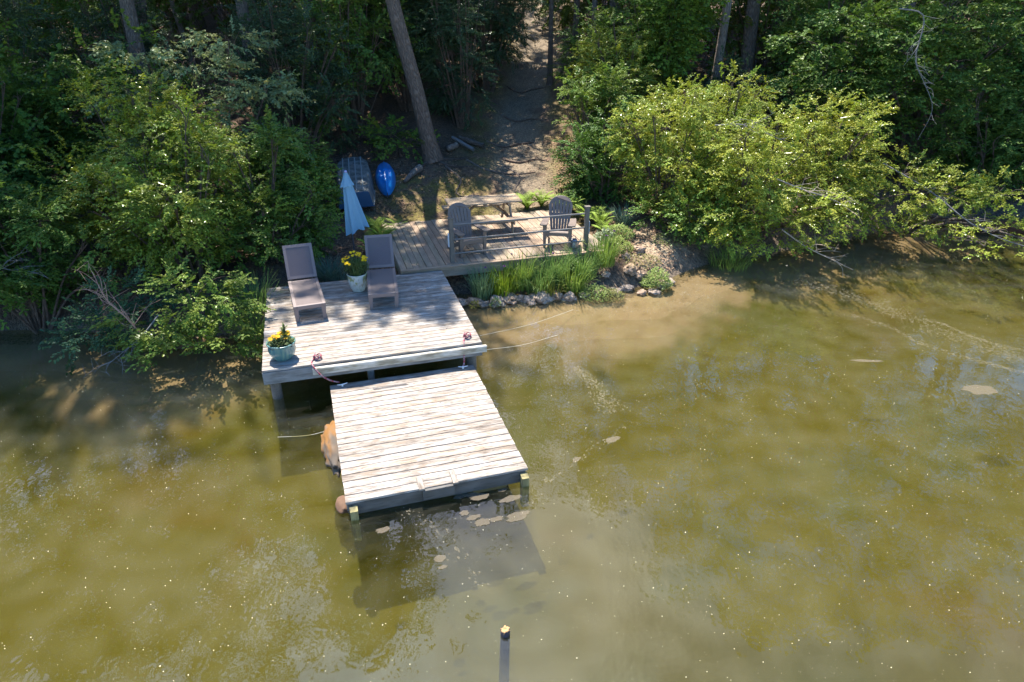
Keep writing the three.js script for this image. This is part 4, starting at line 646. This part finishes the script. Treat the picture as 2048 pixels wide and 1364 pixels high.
function foliage(parent, kind, lobes, { dens = 1, flat = 0.5, tint = [1, 1, 1], gap = -0.12, scale = 1, name = 'crown', gapSize = 0.9 } = {}) {
  const K = kinds[kind], sets = [[], []], ox = parent.position.x, oz = parent.position.z;
  for (const [cx, cy, cz, rx, ry, rz] of lobes) {
    const area = 4 * Math.PI * Math.pow((Math.pow(rx * ry, 1.6) + Math.pow(rx * rz, 1.6) + Math.pow(ry * rz, 1.6)) / 3, 1 / 1.6), n = Math.round(area * K.dens * dens / scale / scale);
    for (let i = 0; i < n; i++) {
      const d = V(rr(-1, 1), rr(-0.75, 1), rr(-1, 1)); if (d.lengthSq() > 1 || d.lengthSq() < 0.01) { i -= rnd() < 0.9; continue; } d.normalize();
      const q = lerp(0.5, 1, Math.sqrt(rnd())) * (1 + 0.28 * n3(d.x * 1.7 + cx + ox, d.y * 1.7 + cy, d.z * 1.7 + cz + oz)), p = V(cx + d.x * rx * q, cy + d.y * ry * q, cz + d.z * rz * q);
      if (n3((p.x + ox) / gapSize, p.y / gapSize * 1.5, (p.z + oz) / gapSize) < gap + rr(-0.12, 0.12)) continue;
      if (kind === 'oak' && prunedForSun(p.x + ox, p.y + parent.position.y, p.z + oz)) continue;
      const y = d.clone().multiplyScalar(0.8).add(V(rr(-0.7, 0.7), rr(-0.5, 0.35) * (1 - flat), rr(-0.7, 0.7))); y.y *= 1 - flat * 0.75; y.normalize();
      let z = V(rr(-0.45, 0.45), 1, rr(-0.45, 0.45)).addScaledVector(d, 0.6 * (1 - flat)); z.addScaledVector(y, -z.dot(y)).normalize(); const x = y.clone().cross(z), s = scale * rr(0.75, 1.25);
      MT.makeBasis(x.multiplyScalar(s), y.multiplyScalar(s), z.multiplyScalar(s)).setPosition(p);
      const v = rr(0.72, 1.25), w = rr(-0.1, 0.18); sets[rnd() < 0.5 ? 0 : 1].push([MT.clone(), tint[0] * v * (1 + w), tint[1] * v, tint[2] * v * (1 - w)]);
    }
  }
  sets.forEach((a, i) => { if (!a.length) return; const m = new THREE.InstancedMesh(K.geo[i], K.mat, a.length); a.forEach(([mx, r, g, b], k) => { m.setMatrixAt(k, mx); m.setColorAt(k, CC.setRGB(r, g, b)); }); m.name = name; m.userData.kind = 'stuff'; parent.add(m); });
}
function branchesTo(lobes, from, r0, n = 3) { // limbs from points on the stem to the lobes
  const g = [];
  for (const [cx, cy, cz, rx, ry, rz] of lobes) {
    const a = from(cx, cy, cz), b = V(cx, cy, cz), m = a.clone().lerp(b, 0.5).add(V(rr(-0.15, 0.15), 0.12 * a.distanceTo(b), rr(-0.15, 0.15)));
    g.push(taperTube([a, m, b], (t) => r0 * (1 - 0.65 * t), 5, 3, 0.7));
    for (let i = 0; i < n; i++) { const e = b.clone().add(V(rr(-1, 1) * rx, rr(-0.3, 1) * ry, rr(-1, 1) * rz).multiplyScalar(0.85)); g.push(taperTube([m.clone().lerp(b, rr(0.3, 1)), b.clone().lerp(e, 0.5).add(V(0, 0.08, 0)), e], (t) => r0 * 0.38 * (1 - 0.8 * t), 4, 2, 0.7)); }
  }
  return g;
}
function shrub(name, label, x, z, kind, lobes, o = {}) {
  reseed(Math.round(x * 91 + z * 37 + 5000));
  const t = thing(name, label, o.category ?? (name.includes('tree') ? 'tree' : 'shrub'), [x, Math.max(groundY(x, z), -0.05), z], 0, o.group);
  const stems = branchesTo(lobes, (cx, cy, cz) => V(cx * 0.15 + rr(-0.1, 0.1), -0.05, cz * 0.15 + rr(-0.1, 0.1)), o.stem ?? 0.03, o.twigs ?? 4);
  put(t, 'trunk', mergeGeometries(stems), o.bark ?? BARK.twig);
  foliage(t, kind, lobes, o); return t;
}
function blobLobes(w, h, d, n, seed) { reseed(seed); const a = []; for (let i = 0; i < n; i++) { const u = rr(-1, 1), v = rr(-1, 1), k = rr(0.32, 0.5), top = 1 - 0.45 * (u * u + v * v) / 2; a.push([u * w * 0.6, h * rr(0.28, 0.82) * top, v * d * 0.6, w * k, h * rr(0.2, 0.32), d * k]); } for (let i = 0; i < n * 1.2; i++) { const an = rr(0, 6.283), e = rr(0.05, 1.35), q = Math.cos(e), k = rr(0.1, 0.2); a.push([Math.cos(an) * q * w * rr(0.85, 1.1), h * (0.25 + 0.72 * Math.sin(e)) * rr(0.9, 1.08), Math.sin(an) * q * d * rr(0.85, 1.1), w * k * 1.4, h * rr(0.07, 0.14), d * k * 1.4]); } return a; }
function tree(name, label, x, z, { h, r, pts, cr, cb = 0.5, n = 8, kind = 'oak', bk = BARK.dark, group, dens = 1, gap = -0.1, lobes, tint, roots }) {
  reseed(Math.round(x * 71 + z * 53 + 9000));
  const t = thing(name, label, 'tree', [x, groundY(x, z) - 0.05, z], 0, group);
  const P = pts ?? [V(0, 0, 0), V(rr(-0.2, 0.2), h * 0.3, rr(-0.2, 0.2)), V(rr(-0.4, 0.4), h * 0.6, rr(-0.4, 0.4)), V(rr(-0.6, 0.6), h * 0.95, rr(-0.5, 0.5))];
  const curve = new THREE.CatmullRomCurve3(P, false, 'centripetal'), rad = (u) => r * (1.0 - 0.8 * u) * (1 + 0.45 * Math.exp(-u * h / 0.35));
  put(t, 'trunk', taperTube(P, rad, 14, 8, 0.5), bk);
  const L = lobes ?? (() => { const a = []; for (let i = 0; i < n; i++) { const u = lerp(cb, 0.98, (i + rr(0, 0.8)) / n), c = curve.getPointAt(clamp(u)), an = i * 2.4 + rr(-0.4, 0.4), q = cr * rr(0.35, 0.75) * (1 - 0.5 * Math.max(0, (u - 0.75) / 0.25)); a.push([c.x + q * Math.cos(an), c.y + rr(-0.3, 0.8), c.z + q * Math.sin(an), cr * rr(0.38, 0.55), cr * rr(0.24, 0.34), cr * rr(0.38, 0.55)]); } return a; })();
  put(t, 'limb', mergeGeometries(branchesTo(L, (cx, cy) => curve.getPointAt(clamp((cy - cr * 0.35) / (P[P.length - 1].y + 0.01), 0.1, 0.95)), r * 0.28, 3)), bk);
  foliage(t, kind, L, { dens, gap, flat: 0.45, gapSize: 1.4, tint });
  for (const q of roots ?? []) put(t, 'root', taperTube(q.map(([dx, dz]) => V(dx, groundY(x + dx, z + dz) - t.position.y + 0.01, dz)), (u) => r * 0.3 * (1 - 0.8 * u), 6, 4, 0.6), bk);
  return t;
}

// ------------------------------------------------------------------ trees whose trunks show
tree('pine_tree', 'tall leaning pine with bare reddish trunk behind the kayak', -2.41, -21.07, { h: 20, r: 0.235, pts: [V(0, 0, 0), V(-0.38, 2, -0.05), V(-0.92, 4.4, -0.15), V(-1.6, 9, -0.5), V(-2.3, 14, -0.9), V(-2.7, 19, -1.2)], cr: 3.6, cb: 0.5, n: 12, dens: 1.7, bk: BARK.pine, roots: [[[0.1, 0.1], [0.6, 0.35], [1.3, 0.3]], [[-0.1, 0.15], [-0.3, 0.6], [-0.2, 1.2]], [[0.15, 0], [0.7, -0.1], [1.3, -0.4]]] });
tree('oak_tree', 'thick dark trunk rising behind the dogwood on the left slope', -9.7, -27.7, { h: 20, r: 0.36, cr: 4.2, cb: 0.5 });
tree('oak_tree', 'dark trunk near the top left corner', -16.6, -26, { h: 19, r: 0.32, cr: 4, cb: 0.45 });
tree('young_tree', 'slim dark trunk second from the top left corner', -13.4, -25.3, { h: 17, r: 0.15, cr: 3, cb: 0.5 });
tree('young_tree', 'slender pale leaning trunk between two dark trunks on the left', -12.2, -28.2, { h: 16, r: 0.1, cr: 2.5, cb: 0.55, bk: BARK.grey, pts: [V(0, 0, 0), V(-0.5, 3, 0), V(-1.3, 8, 0), V(-1.5, 16, 0)] });
tree('young_tree', 'thin straight trunk standing at the right edge of the path', 1.45, -27.7, { h: 15, r: 0.1, cr: 2.2, cb: 0.6 });
tree('young_tree', 'thin trunk on the slope, first right of the path tree', 2.6, -30.7, { h: 16, r: 0.13, cr: 2.6, cb: 0.55 });
tree('young_tree', 'thin trunk on the slope, second right of the path tree', 3.25, -29.6, { h: 15, r: 0.11, cr: 2.4, cb: 0.6, bk: BARK.grey });
tree('oak_tree', 'thick trunk on the slope, third right of the path tree', 4.1, -29.6, { h: 18, r: 0.24, cr: 3.2, cb: 0.55 });
tree('young_tree', 'pale grey trunk rising behind the large sunlit bush', 7.3, -26.2, { h: 18, r: 0.17, cr: 3, cb: 0.55, bk: BARK.grey });
tree('oak_tree', 'dark trunk just right of the pale grey trunk', 8.9, -27.7, { h: 19, r: 0.28, cr: 3.6, cb: 0.5 });
tree('oak_tree', 'dark trunk at the top right of the slope', 17.2, -30, { h: 19, r: 0.27, cr: 4, cb: 0.45 });
tree('young_tree', 'thin dark trunk near the top right corner', 19.4, -29, { h: 16, r: 0.11, cr: 3, cb: 0.5 });
// ------------------------------------------------------------------ canopy trees around the clearing
const canopy = [[-11.8, -24.2, 26, 0.26, 4.4], [-16.5, -20.5, 25, 0.26, 4.4], [-23, -18, 23, 0.26, 4.8], [-8.0, -22.6, 18, 0.2, 3.6], [-6.3, -23.4, 23, 0.22, 3.8], [-10.4, -20.4, 21, 0.22, 3.8], [-14.5, -17.5, 21, 0.24, 4], [-19.5, -16, 21, 0.25, 4.5], [-20, -22, 22, 0.25, 4.5], [-5.2, -27.8, 25, 0.24, 3.8], [-1.6, -33, 19, 0.24, 4], [5.8, -33.5, 19, 0.24, 4], [11.2, -31.5, 25, 0.26, 4.4], [13.2, -25.5, 24, 0.22, 4.2], [17, -24, 23, 0.24, 4.2], [21, -22, 22, 0.24, 4.5], [15, -34, 20, 0.25, 4.5], [22, -29, 19, 0.25, 4.5], [-14, -33.5, 20, 0.26, 4.6], [-21, -30, 19, 0.26, 4.6], [-8.5, -35, 20, 0.25, 4.4], [1.8, -38, 19, 0.24, 4.2], [9, -39, 20, 0.25, 4.6], [-4, -39.5, 20, 0.25, 4.6], [-26, -24, 19, 0.26, 5], [27, -25, 19, 0.26, 5], [20, -37, 20, 0.26, 5], [-17, -39, 20, 0.26, 5]];
for (const [x, z, h, r, cr] of canopy) tree('woodland_tree', 'tall woodland tree among the dense trees on the slope', x, z, { h, r, cr, cb: 0.42, n: 11, dens: x < -4 || x > 9 ? 1.5 : 1.1, group: 'woodland trees on the slope' });
// ------------------------------------------------------------------ left bank
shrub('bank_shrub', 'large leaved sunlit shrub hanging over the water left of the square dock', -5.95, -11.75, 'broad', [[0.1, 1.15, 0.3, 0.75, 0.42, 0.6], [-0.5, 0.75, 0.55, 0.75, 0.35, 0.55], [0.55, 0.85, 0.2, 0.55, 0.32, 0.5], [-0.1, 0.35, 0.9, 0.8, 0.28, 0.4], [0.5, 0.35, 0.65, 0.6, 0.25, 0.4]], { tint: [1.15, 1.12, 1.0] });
shrub('bank_shrub', 'dense leafy shrub mass behind the left side of the square dock', -6.7, -13.6, 'alder', blobLobes(1.7, 3.3, 1.4, 9, 21), { dens: 0.8, tint: [0.8, 0.9, 0.7] });
shrub('bank_shrub', 'dark shrub behind the left lounger', -5.3, -14.6, 'broad', blobLobes(1.2, 2.7, 1.2, 7, 22), { dens: 0.9, tint: [0.85, 0.95, 0.9] });
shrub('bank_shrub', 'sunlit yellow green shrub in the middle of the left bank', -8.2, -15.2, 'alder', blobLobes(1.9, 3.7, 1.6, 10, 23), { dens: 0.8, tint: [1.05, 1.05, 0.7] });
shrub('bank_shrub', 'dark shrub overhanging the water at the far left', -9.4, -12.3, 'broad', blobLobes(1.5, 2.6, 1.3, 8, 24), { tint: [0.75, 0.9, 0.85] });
shrub('bank_shrub', 'small dark leaved shrub touching the water on the left', -7.5, -11.9, 'holly', [[0, 0.5, 0.4, 0.6, 0.35, 0.45], [-0.4, 0.3, 0.6, 0.5, 0.25, 0.4], [0.3, 0.9, 0.1, 0.6, 0.4, 0.5]], { tint: [1.3, 1.5, 1.6] });
shrub('bank_shrub', 'tall dark shrub at the left edge of the picture', -11.6, -13.2, 'maple', blobLobes(1.8, 3.4, 1.5, 9, 25), { tint: [0.85, 0.95, 0.95] });
shrub('bank_shrub', 'shrub with glossy leaves left of the overturned boat', -5.9, -17.2, 'broad', blobLobes(1.3, 2.5, 1.3, 8, 26), { tint: [0.9, 1, 0.85] });
shrub('bank_shrub', 'low leafy shrub between the parasol and the boat', -5.0, -16.2, 'broad', blobLobes(0.8, 1.7, 0.9, 6, 27), { tint: [0.85, 1, 0.8] });
shrub('bank_shrub', 'tall leafy shrub behind the left bank at the picture edge', -12.2, -16.2, 'maple', blobLobes(2, 4.4, 1.8, 10, 28), { tint: [0.9, 0.95, 0.85] });
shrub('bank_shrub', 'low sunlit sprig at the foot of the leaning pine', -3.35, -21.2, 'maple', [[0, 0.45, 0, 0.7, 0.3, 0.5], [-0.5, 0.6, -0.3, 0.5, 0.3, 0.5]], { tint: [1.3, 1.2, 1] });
shrub('dogwood_tree', 'sunlit young tree with tiered yellow green branches above the left bank', -7.6, -17.8, 'dogwood', [[-0.2, 3.9, 0, 0.9, 0.22, 0.7], [0.75, 4.4, -0.2, 0.8, 0.2, 0.6], [-1.3, 4.2, 0.2, 0.6, 0.16, 0.5], [-1.5, 3.0, 0.3, 1.0, 0.2, 0.7], [-0.3, 2.9, 0.5, 1.0, 0.24, 0.7], [1.6, 3.3, 0.1, 1.0, 0.2, 0.7], [0.8, 2.3, 0.5, 1.1, 0.24, 0.7], [-1.2, 2.0, 0.7, 1.1, 0.22, 0.6], [0.1, 1.6, 0.6, 1.2, 0.25, 0.7], [2.1, 2.1, 0.3, 0.8, 0.2, 0.6]], { flat: 0.85, stem: 0.04, category: 'tree', dens: 1.05 });
// ------------------------------------------------------------------ left slope
const leftSlope = [[-10.4, -19, 4.2, 2, 'maple'], [-14.2, -20, 5, 2.2, 'holly'], [-6.4, -20.8, 5.2, 1.7, 'holly'], [-5.0, -22.6, 6, 1.7, 'maple'], [-17, -17, 5, 2.4, 'maple'], [-11.8, -23, 4.4, 1.9, 'holly'], [-7.6, -24.4, 4.0, 1.6, 'holly'], [-6.6, -26.5, 6, 2.2, 'far'], [-15.2, -24.4, 5, 2.2, 'maple'], [-18.5, -22.5, 6, 2.6, 'far'], [-10.8, -30.5, 6, 2.4, 'far'], [-14.8, -29.5, 6, 2.6, 'far'], [-7.3, -31, 6.4, 2.4, 'far'], [-18.6, -28, 6, 2.8, 'far']];
leftSlope.forEach(([x, z, h, w, k], i) => shrub('understory_tree', ['maple-like understory tree right behind the sunlit left bank shrubs', 'dark understory tree at the far left behind the bank', 'dark glossy understory tree just left of the overturned boat', 'leafy understory tree left of the leaning pine', 'understory tree at the left picture edge above the bank', 'dark understory tree between the two left dark trunks', 'dark understory tree above the tiered dogwood', 'understory tree filling the gap left of the hollies', 'layered understory tree in front of the top left trunk', 'understory tree at the top left picture corner', 'understory tree left of the thick dark trunk', 'understory tree between the slender pale trunk and the top left trunk', 'understory tree right of the thick dark trunk high on the slope', 'understory tree high up behind the top left trunk'][i], x, z, k, blobLobes(w, h, w * 0.9, 10, 40 + i), { group: 'understory trees left of the path', dens: 0.75, gap: 0.0 }));
// hollies beside the path
[[-1.6, -23.6, 5.6, 1.6, 'dark glossy holly nearest the path on its left side'], [-3.5, -24.6, 6.6, 1.7, 'dark glossy holly directly behind the leaning pine'], [-0.95, -26.6, 6.6, 1.6, 'dark glossy holly higher up on the left of the path'], [-3.2, -28, 7, 2, 'dark holly behind the other hollies left of the path'], [-0.7, -30, 6.5, 1.6, 'dark holly where the path reaches the slope top']].forEach(([x, z, h, w, l], i) => shrub('holly_tree', l, x, z, 'holly', blobLobes(w, h, w, 11, 60 + i), { dens: 0.95, group: 'hollies beside the path', gap: -0.05 }));
// ------------------------------------------------------------------ right of the path
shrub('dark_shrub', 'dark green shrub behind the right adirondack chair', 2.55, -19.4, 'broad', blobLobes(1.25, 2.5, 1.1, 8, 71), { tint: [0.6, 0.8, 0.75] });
shrub('dark_shrub', 'low dark shrub on the bank at the foot of the sunlit bush', 4.3, -16.9, 'broad', [[-0.6, 0.5, 0.2, 0.6, 0.35, 0.45], [0.1, 0.55, 0.4, 0.6, 0.4, 0.45], [0.8, 0.5, 0.5, 0.6, 0.35, 0.45]], { tint: [0.8, 0.95, 0.8] });
shrub('path_shrub', 'light green shrub at the right edge of the path foot', 2.5, -21.6, 'broad', blobLobes(1.1, 2.7, 1.1, 8, 72), { tint: [1, 1.05, 0.9] });
shrub('path_shrub', 'rounded shrub halfway up the right side of the path', 3.4, -23.8, 'alder', blobLobes(1.4, 3.2, 1.3, 8, 73), { dens: 0.7 });
shrub('path_shrub', 'shrub beside the thin tree at the path edge', 2.9, -26.6, 'broad', blobLobes(1.2, 2.8, 1.2, 8, 74), { tint: [0.8, 0.9, 0.8] });
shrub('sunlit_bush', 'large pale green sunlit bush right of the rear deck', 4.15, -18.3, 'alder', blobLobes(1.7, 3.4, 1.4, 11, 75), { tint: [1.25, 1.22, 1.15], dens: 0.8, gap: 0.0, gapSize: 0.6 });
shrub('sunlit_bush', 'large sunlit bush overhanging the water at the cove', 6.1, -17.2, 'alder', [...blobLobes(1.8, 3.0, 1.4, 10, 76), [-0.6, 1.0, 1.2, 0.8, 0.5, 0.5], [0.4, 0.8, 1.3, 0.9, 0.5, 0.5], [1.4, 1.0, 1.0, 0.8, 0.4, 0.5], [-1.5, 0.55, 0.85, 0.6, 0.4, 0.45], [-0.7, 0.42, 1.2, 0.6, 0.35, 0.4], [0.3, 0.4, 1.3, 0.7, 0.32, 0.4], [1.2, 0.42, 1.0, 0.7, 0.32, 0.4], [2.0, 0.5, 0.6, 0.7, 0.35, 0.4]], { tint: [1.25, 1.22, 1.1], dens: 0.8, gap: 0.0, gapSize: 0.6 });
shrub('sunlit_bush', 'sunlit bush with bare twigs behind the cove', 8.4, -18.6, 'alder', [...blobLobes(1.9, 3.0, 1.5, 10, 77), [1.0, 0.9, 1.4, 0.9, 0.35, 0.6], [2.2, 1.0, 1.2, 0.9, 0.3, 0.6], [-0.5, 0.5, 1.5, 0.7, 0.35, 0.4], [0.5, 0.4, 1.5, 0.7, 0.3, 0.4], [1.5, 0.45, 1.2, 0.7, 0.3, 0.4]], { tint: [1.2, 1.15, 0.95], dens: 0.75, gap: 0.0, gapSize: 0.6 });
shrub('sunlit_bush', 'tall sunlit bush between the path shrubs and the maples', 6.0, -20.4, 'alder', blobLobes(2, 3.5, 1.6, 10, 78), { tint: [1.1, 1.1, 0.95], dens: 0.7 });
shrub('cove_shrub', 'arching shrub with long bare branches reaching over the cove', 11.0, -18.9, 'alder', [[-0.4, 1.7, 0.3, 1.2, 0.5, 0.9], [0.7, 1.3, 0.9, 1.1, 0.4, 0.7], [0.3, 0.8, 1.9, 1.1, 0.25, 0.6], [1.3, 0.7, 2.5, 1.1, 0.22, 0.6], [0.6, 0.5, 2.9, 0.8, 0.18, 0.5], [1.9, 0.55, 3.1, 0.8, 0.2, 0.5], [1.9, 1.4, 1.4, 1.0, 0.35, 0.7]], { tint: [1.1, 1.1, 0.9], dens: 0.55, bark: BARK.grey, stem: 0.045 });
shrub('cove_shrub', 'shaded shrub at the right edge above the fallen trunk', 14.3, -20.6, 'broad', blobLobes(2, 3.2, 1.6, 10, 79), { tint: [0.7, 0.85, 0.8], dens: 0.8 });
shrub('maple_tree', 'layered young maple behind the sunlit bushes', 10.7, -22.8, 'maple', [[0, 4.6, 0, 1.3, 0.3, 1.2], [-1.4, 4.0, 0.3, 1.3, 0.3, 1.0], [1.4, 3.9, 0.3, 1.4, 0.3, 1.1], [-0.6, 3.2, 0.8, 1.5, 0.3, 1.0], [1.0, 2.8, 1.0, 1.4, 0.3, 1.0], [-1.8, 2.6, 0.6, 1.3, 0.3, 1.0], [0, 1.9, 1.0, 1.6, 0.3, 1.0]], { flat: 0.85, dens: 1.1, category: 'tree', stem: 0.05 });
shrub('maple_tree', 'layered maple with broad tiers above the cove', 12.9, -22.3, 'maple', [[0, 5.2, 0, 1.5, 0.3, 1.2], [-1.4, 4.4, 0.5, 1.4, 0.3, 1.2], [1.5, 4.3, 0.4, 1.5, 0.3, 1.2], [-0.5, 3.5, 1.0, 1.6, 0.3, 1.1], [1.4, 3.0, 1.2, 1.5, 0.3, 1.1], [-1.6, 2.8, 1.0, 1.4, 0.3, 1.0]], { flat: 0.85, dens: 1.1, category: 'tree', stem: 0.05 });
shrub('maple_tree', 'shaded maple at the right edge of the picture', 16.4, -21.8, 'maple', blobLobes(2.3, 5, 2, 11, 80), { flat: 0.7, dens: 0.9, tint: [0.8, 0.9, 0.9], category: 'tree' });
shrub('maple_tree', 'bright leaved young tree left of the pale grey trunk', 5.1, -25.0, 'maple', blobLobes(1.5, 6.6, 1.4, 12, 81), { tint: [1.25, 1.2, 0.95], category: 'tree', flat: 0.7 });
const rightSlope = [[7.6, -23.8, 2.8, 1.4, 'holly'], [11.2, -25.6, 6, 2.2, 'maple'], [14.4, -26.5, 6, 2.4, 'far'], [18.5, -25.5, 6, 2.6, 'far'], [4.9, -27.8, 4, 1.8, 'broad'], [9.8, -29.5, 6, 2.4, 'far'], [12.8, -29.8, 6, 2.6, 'far'], [6.6, -30.4, 5.5, 2.2, 'far'], [16.4, -28, 6, 2.6, 'far'], [19.5, -21, 5, 2.4, 'maple'], [22.5, -25, 6, 3, 'far']];
rightSlope.forEach(([x, z, h, w, k], i) => shrub('understory_tree', ['dark understory tree at the foot of the pale grey trunk', 'layered understory tree right of the dark trunk behind the bushes', 'understory tree above the layered maples', 'understory tree left of the trunks at the top right', 'low leafy growth between the path trunks and the bright young tree', 'understory tree behind the dark trunk right of the pale trunk', 'understory tree high on the right slope above the cove', 'understory tree behind the bright young tree by the path', 'understory tree below the trunk at the top right', 'understory tree at the right picture edge above the cove', 'understory tree at the top right picture corner'][i], x, z, k, blobLobes(w, h, w * 0.9, 10, 90 + i), { group: 'understory trees right of the path', dens: 0.75, gap: 0.0 }));
// far up the hill
for (let i = 0; i < 34; i++) { reseed(500 + i); const x = -31 + (i % 17) * 3.9 + rr(-1, 1), z = i < 17 ? -34.5 + rr(-1, 1) : -40 + rr(-2, 2); if (Math.abs(x - pathX(z)) < 2.2) continue; const w = rr(2.4, 3.2), h = rr(5, 8); shrub('hilltop_tree', 'leafy tree in the dense growth far up the hill', x, z, 'far', blobLobes(w, h, w, 9, 600 + i), { group: 'leafy trees far up the hill', dens: 0.7, category: 'tree' }); }
// ------------------------------------------------------------------ bare dead branches
function deadBranch(label, x, y, z, main, twigs, seed, mat = BARK.dead, r = 0.018) {
  reseed(seed); const o = thing('dead_branch', label, 'branch', [x, y, z]), P = main.map((p) => V(...p)), c = new THREE.CatmullRomCurve3(P), g = [taperTube(P, (t) => r * (1 - 0.75 * t), 6, 5)];
  for (let i = 0; i < twigs; i++) { const t = rr(0.15, 0.95), a = c.getPointAt(t), d = c.getTangentAt(t).add(V(rr(-1, 1), rr(-0.5, 0.9), rr(-1, 1)).multiplyScalar(0.9)).normalize(), L = rr(0.25, 0.7) * (1.2 - t * 0.5), e = a.clone().addScaledVector(d, L), m = a.clone().lerp(e, 0.5).add(V(rr(-0.06, 0.06), rr(-0.02, 0.08), rr(-0.06, 0.06))); g.push(taperTube([a, m, e], (q) => r * 0.4 * (1 - 0.7 * q), 4, 3)); for (let k = 0; k < 2; k++) { const s = m.clone().lerp(e, rr(0, 0.8)); g.push(taperTube([s, s.clone().addScaledVector(V(rr(-1, 1), rr(-0.6, 0.8), rr(-1, 1)).normalize(), L * 0.5)], (q) => r * 0.22 * (1 - 0.6 * q), 4, 2)); } }
  put(o, 'stem', mergeGeometries(g), mat);
}
deadBranch('reddish bare dead twigs sticking out of the left bank shrubs', -7.0, 0.3, -11.2, [[0.3, 0.1, 0.1], [0.15, 0.55, 0.2], [-0.15, 0.9, 0.15], [-0.35, 1.35, 0]], 16, 31, std(lin(0.42, 0.24, 0.17), 0.85));
deadBranch('grey forked dead branch low over the left water', -6.7, 0.1, -10.95, [[0.35, 0.75, -0.2], [0.1, 0.45, 0.1], [-0.1, 0.3, 0.2], [-0.45, 0.05, 0.45]], 10, 32);
deadBranch('pale dead branch among dark leaves at the left edge', -9.6, 1.6, -11.9, [[-0.5, 0.5, 0], [-0.2, 0.1, 0.1], [0.3, -0.1, 0.15], [0.9, -0.2, 0.1]], 9, 33);
deadBranch('grey dead branch hanging down in front of the right maples', 10.6, 5.4, -19.6, [[-0.6, 0.25, 0], [0, 0.1, 0.1], [0.05, -1.0, 0.2], [0.4, -1.5, 0.2], [0.8, -2.2, 0.25], [0.6, -3.0, 0.3]], 18, 34, BARK.dead, 0.02);
deadBranch('bare twigs poking out of the sunlit bush by the cove', 7.0, 1.5, -16.5, [[-0.6, 0.5, 0], [0, 0.3, 0.3], [0.7, 0.1, 0.5], [1.2, -0.2, 0.6]], 14, 35, std(lin(0.4, 0.32, 0.25), 0.9));
deadBranch('low bare twigs dipping into the cove water', 7.3, 0.35, -15.7, [[-0.7, 0.5, -0.4], [-0.2, 0.2, 0], [0.3, 0, 0.3], [0.8, -0.2, 0.5]], 10, 36, std(lin(0.45, 0.34, 0.24), 0.9));
deadBranch('long grey arching branch over the cove', 10.4, 1.7, -18.2, [[-0.6, 0.3, 0], [0.3, -0.2, 0.8], [1.2, -0.9, 1.8], [2.2, -1.2, 2.4], [3.4, -1.15, 2.7]], 14, 37, BARK.dead, 0.022);
deadBranch('tangle of dead twigs on top of the sunlit bush', 5.6, 3.0, -17.4, [[-0.6, 0.1, 0], [0, 0.15, 0.2], [0.5, 0, 0.4], [1.0, -0.2, 0.5]], 14, 38);
// ------------------------------------------------------------------ leaf litter on the ground
{
  reseed(77); const s = new THREE.Shape(); s.moveTo(0, -0.5); s.quadraticCurveTo(0.35, -0.1, 0, 0.5); s.quadraticCurveTo(-0.35, -0.1, 0, -0.5); const g = new THREE.ShapeGeometry(s, 3); g.rotateX(-Math.PI / 2);
  const N = 26000, m = new THREE.InstancedMesh(g, std(0xffffff, 0.85, { side: THREE.DoubleSide }), N), e = new THREE.Euler(), q = new THREE.Quaternion(); let k = 0;
  while (k < N) { const near = rnd() < 0.72, x = near ? rr(-6, 6.5) : rr(-16, 16), z = near ? rr(-23, -14.3) : rr(-36, -14); if (z > shoreZ(x) - 0.35) continue; const clear = smooth(-20.6, -19, z) * smooth(3, 2, Math.abs(x + 0.6)); if (rnd() < clear * 0.86 || rnd() < 0.8 * smooth(1.5, 0.7, Math.abs(x - pathX(z))) * smooth(-18, -20, z)) continue; if (fbm(x * 0.8, 9, z * 0.8, 3) < rr(-0.3, 0.15)) continue;
    const L = rr(0.035, 0.1); e.set(rr(-0.5, 0.5), rr(0, 6.28), rr(-0.5, 0.5)); q.setFromEuler(e); MT.compose(V(x, groundY(x, z) + rr(0.008, 0.03), z), q, V(L, L, L)); m.setMatrixAt(k, MT); const t = rnd(), v = rr(0.6, 1.2); m.setColorAt(k++, CC.setRGB(lerp(0.16, 0.38, t) * v, lerp(0.09, 0.22, t) * v, lerp(0.055, 0.12, t) * v)); }
  m.name = 'leaf_litter'; tag(m, 'dry brown fallen leaves on the slope and bank', 'leaves', null, 'stuff'); scene.add(m);
}
scene.traverse((o) => { if (o.isMesh && !o.isSky) { o.castShadow = true; o.receiveShadow = true; } });
renderer.render(scene, camera);
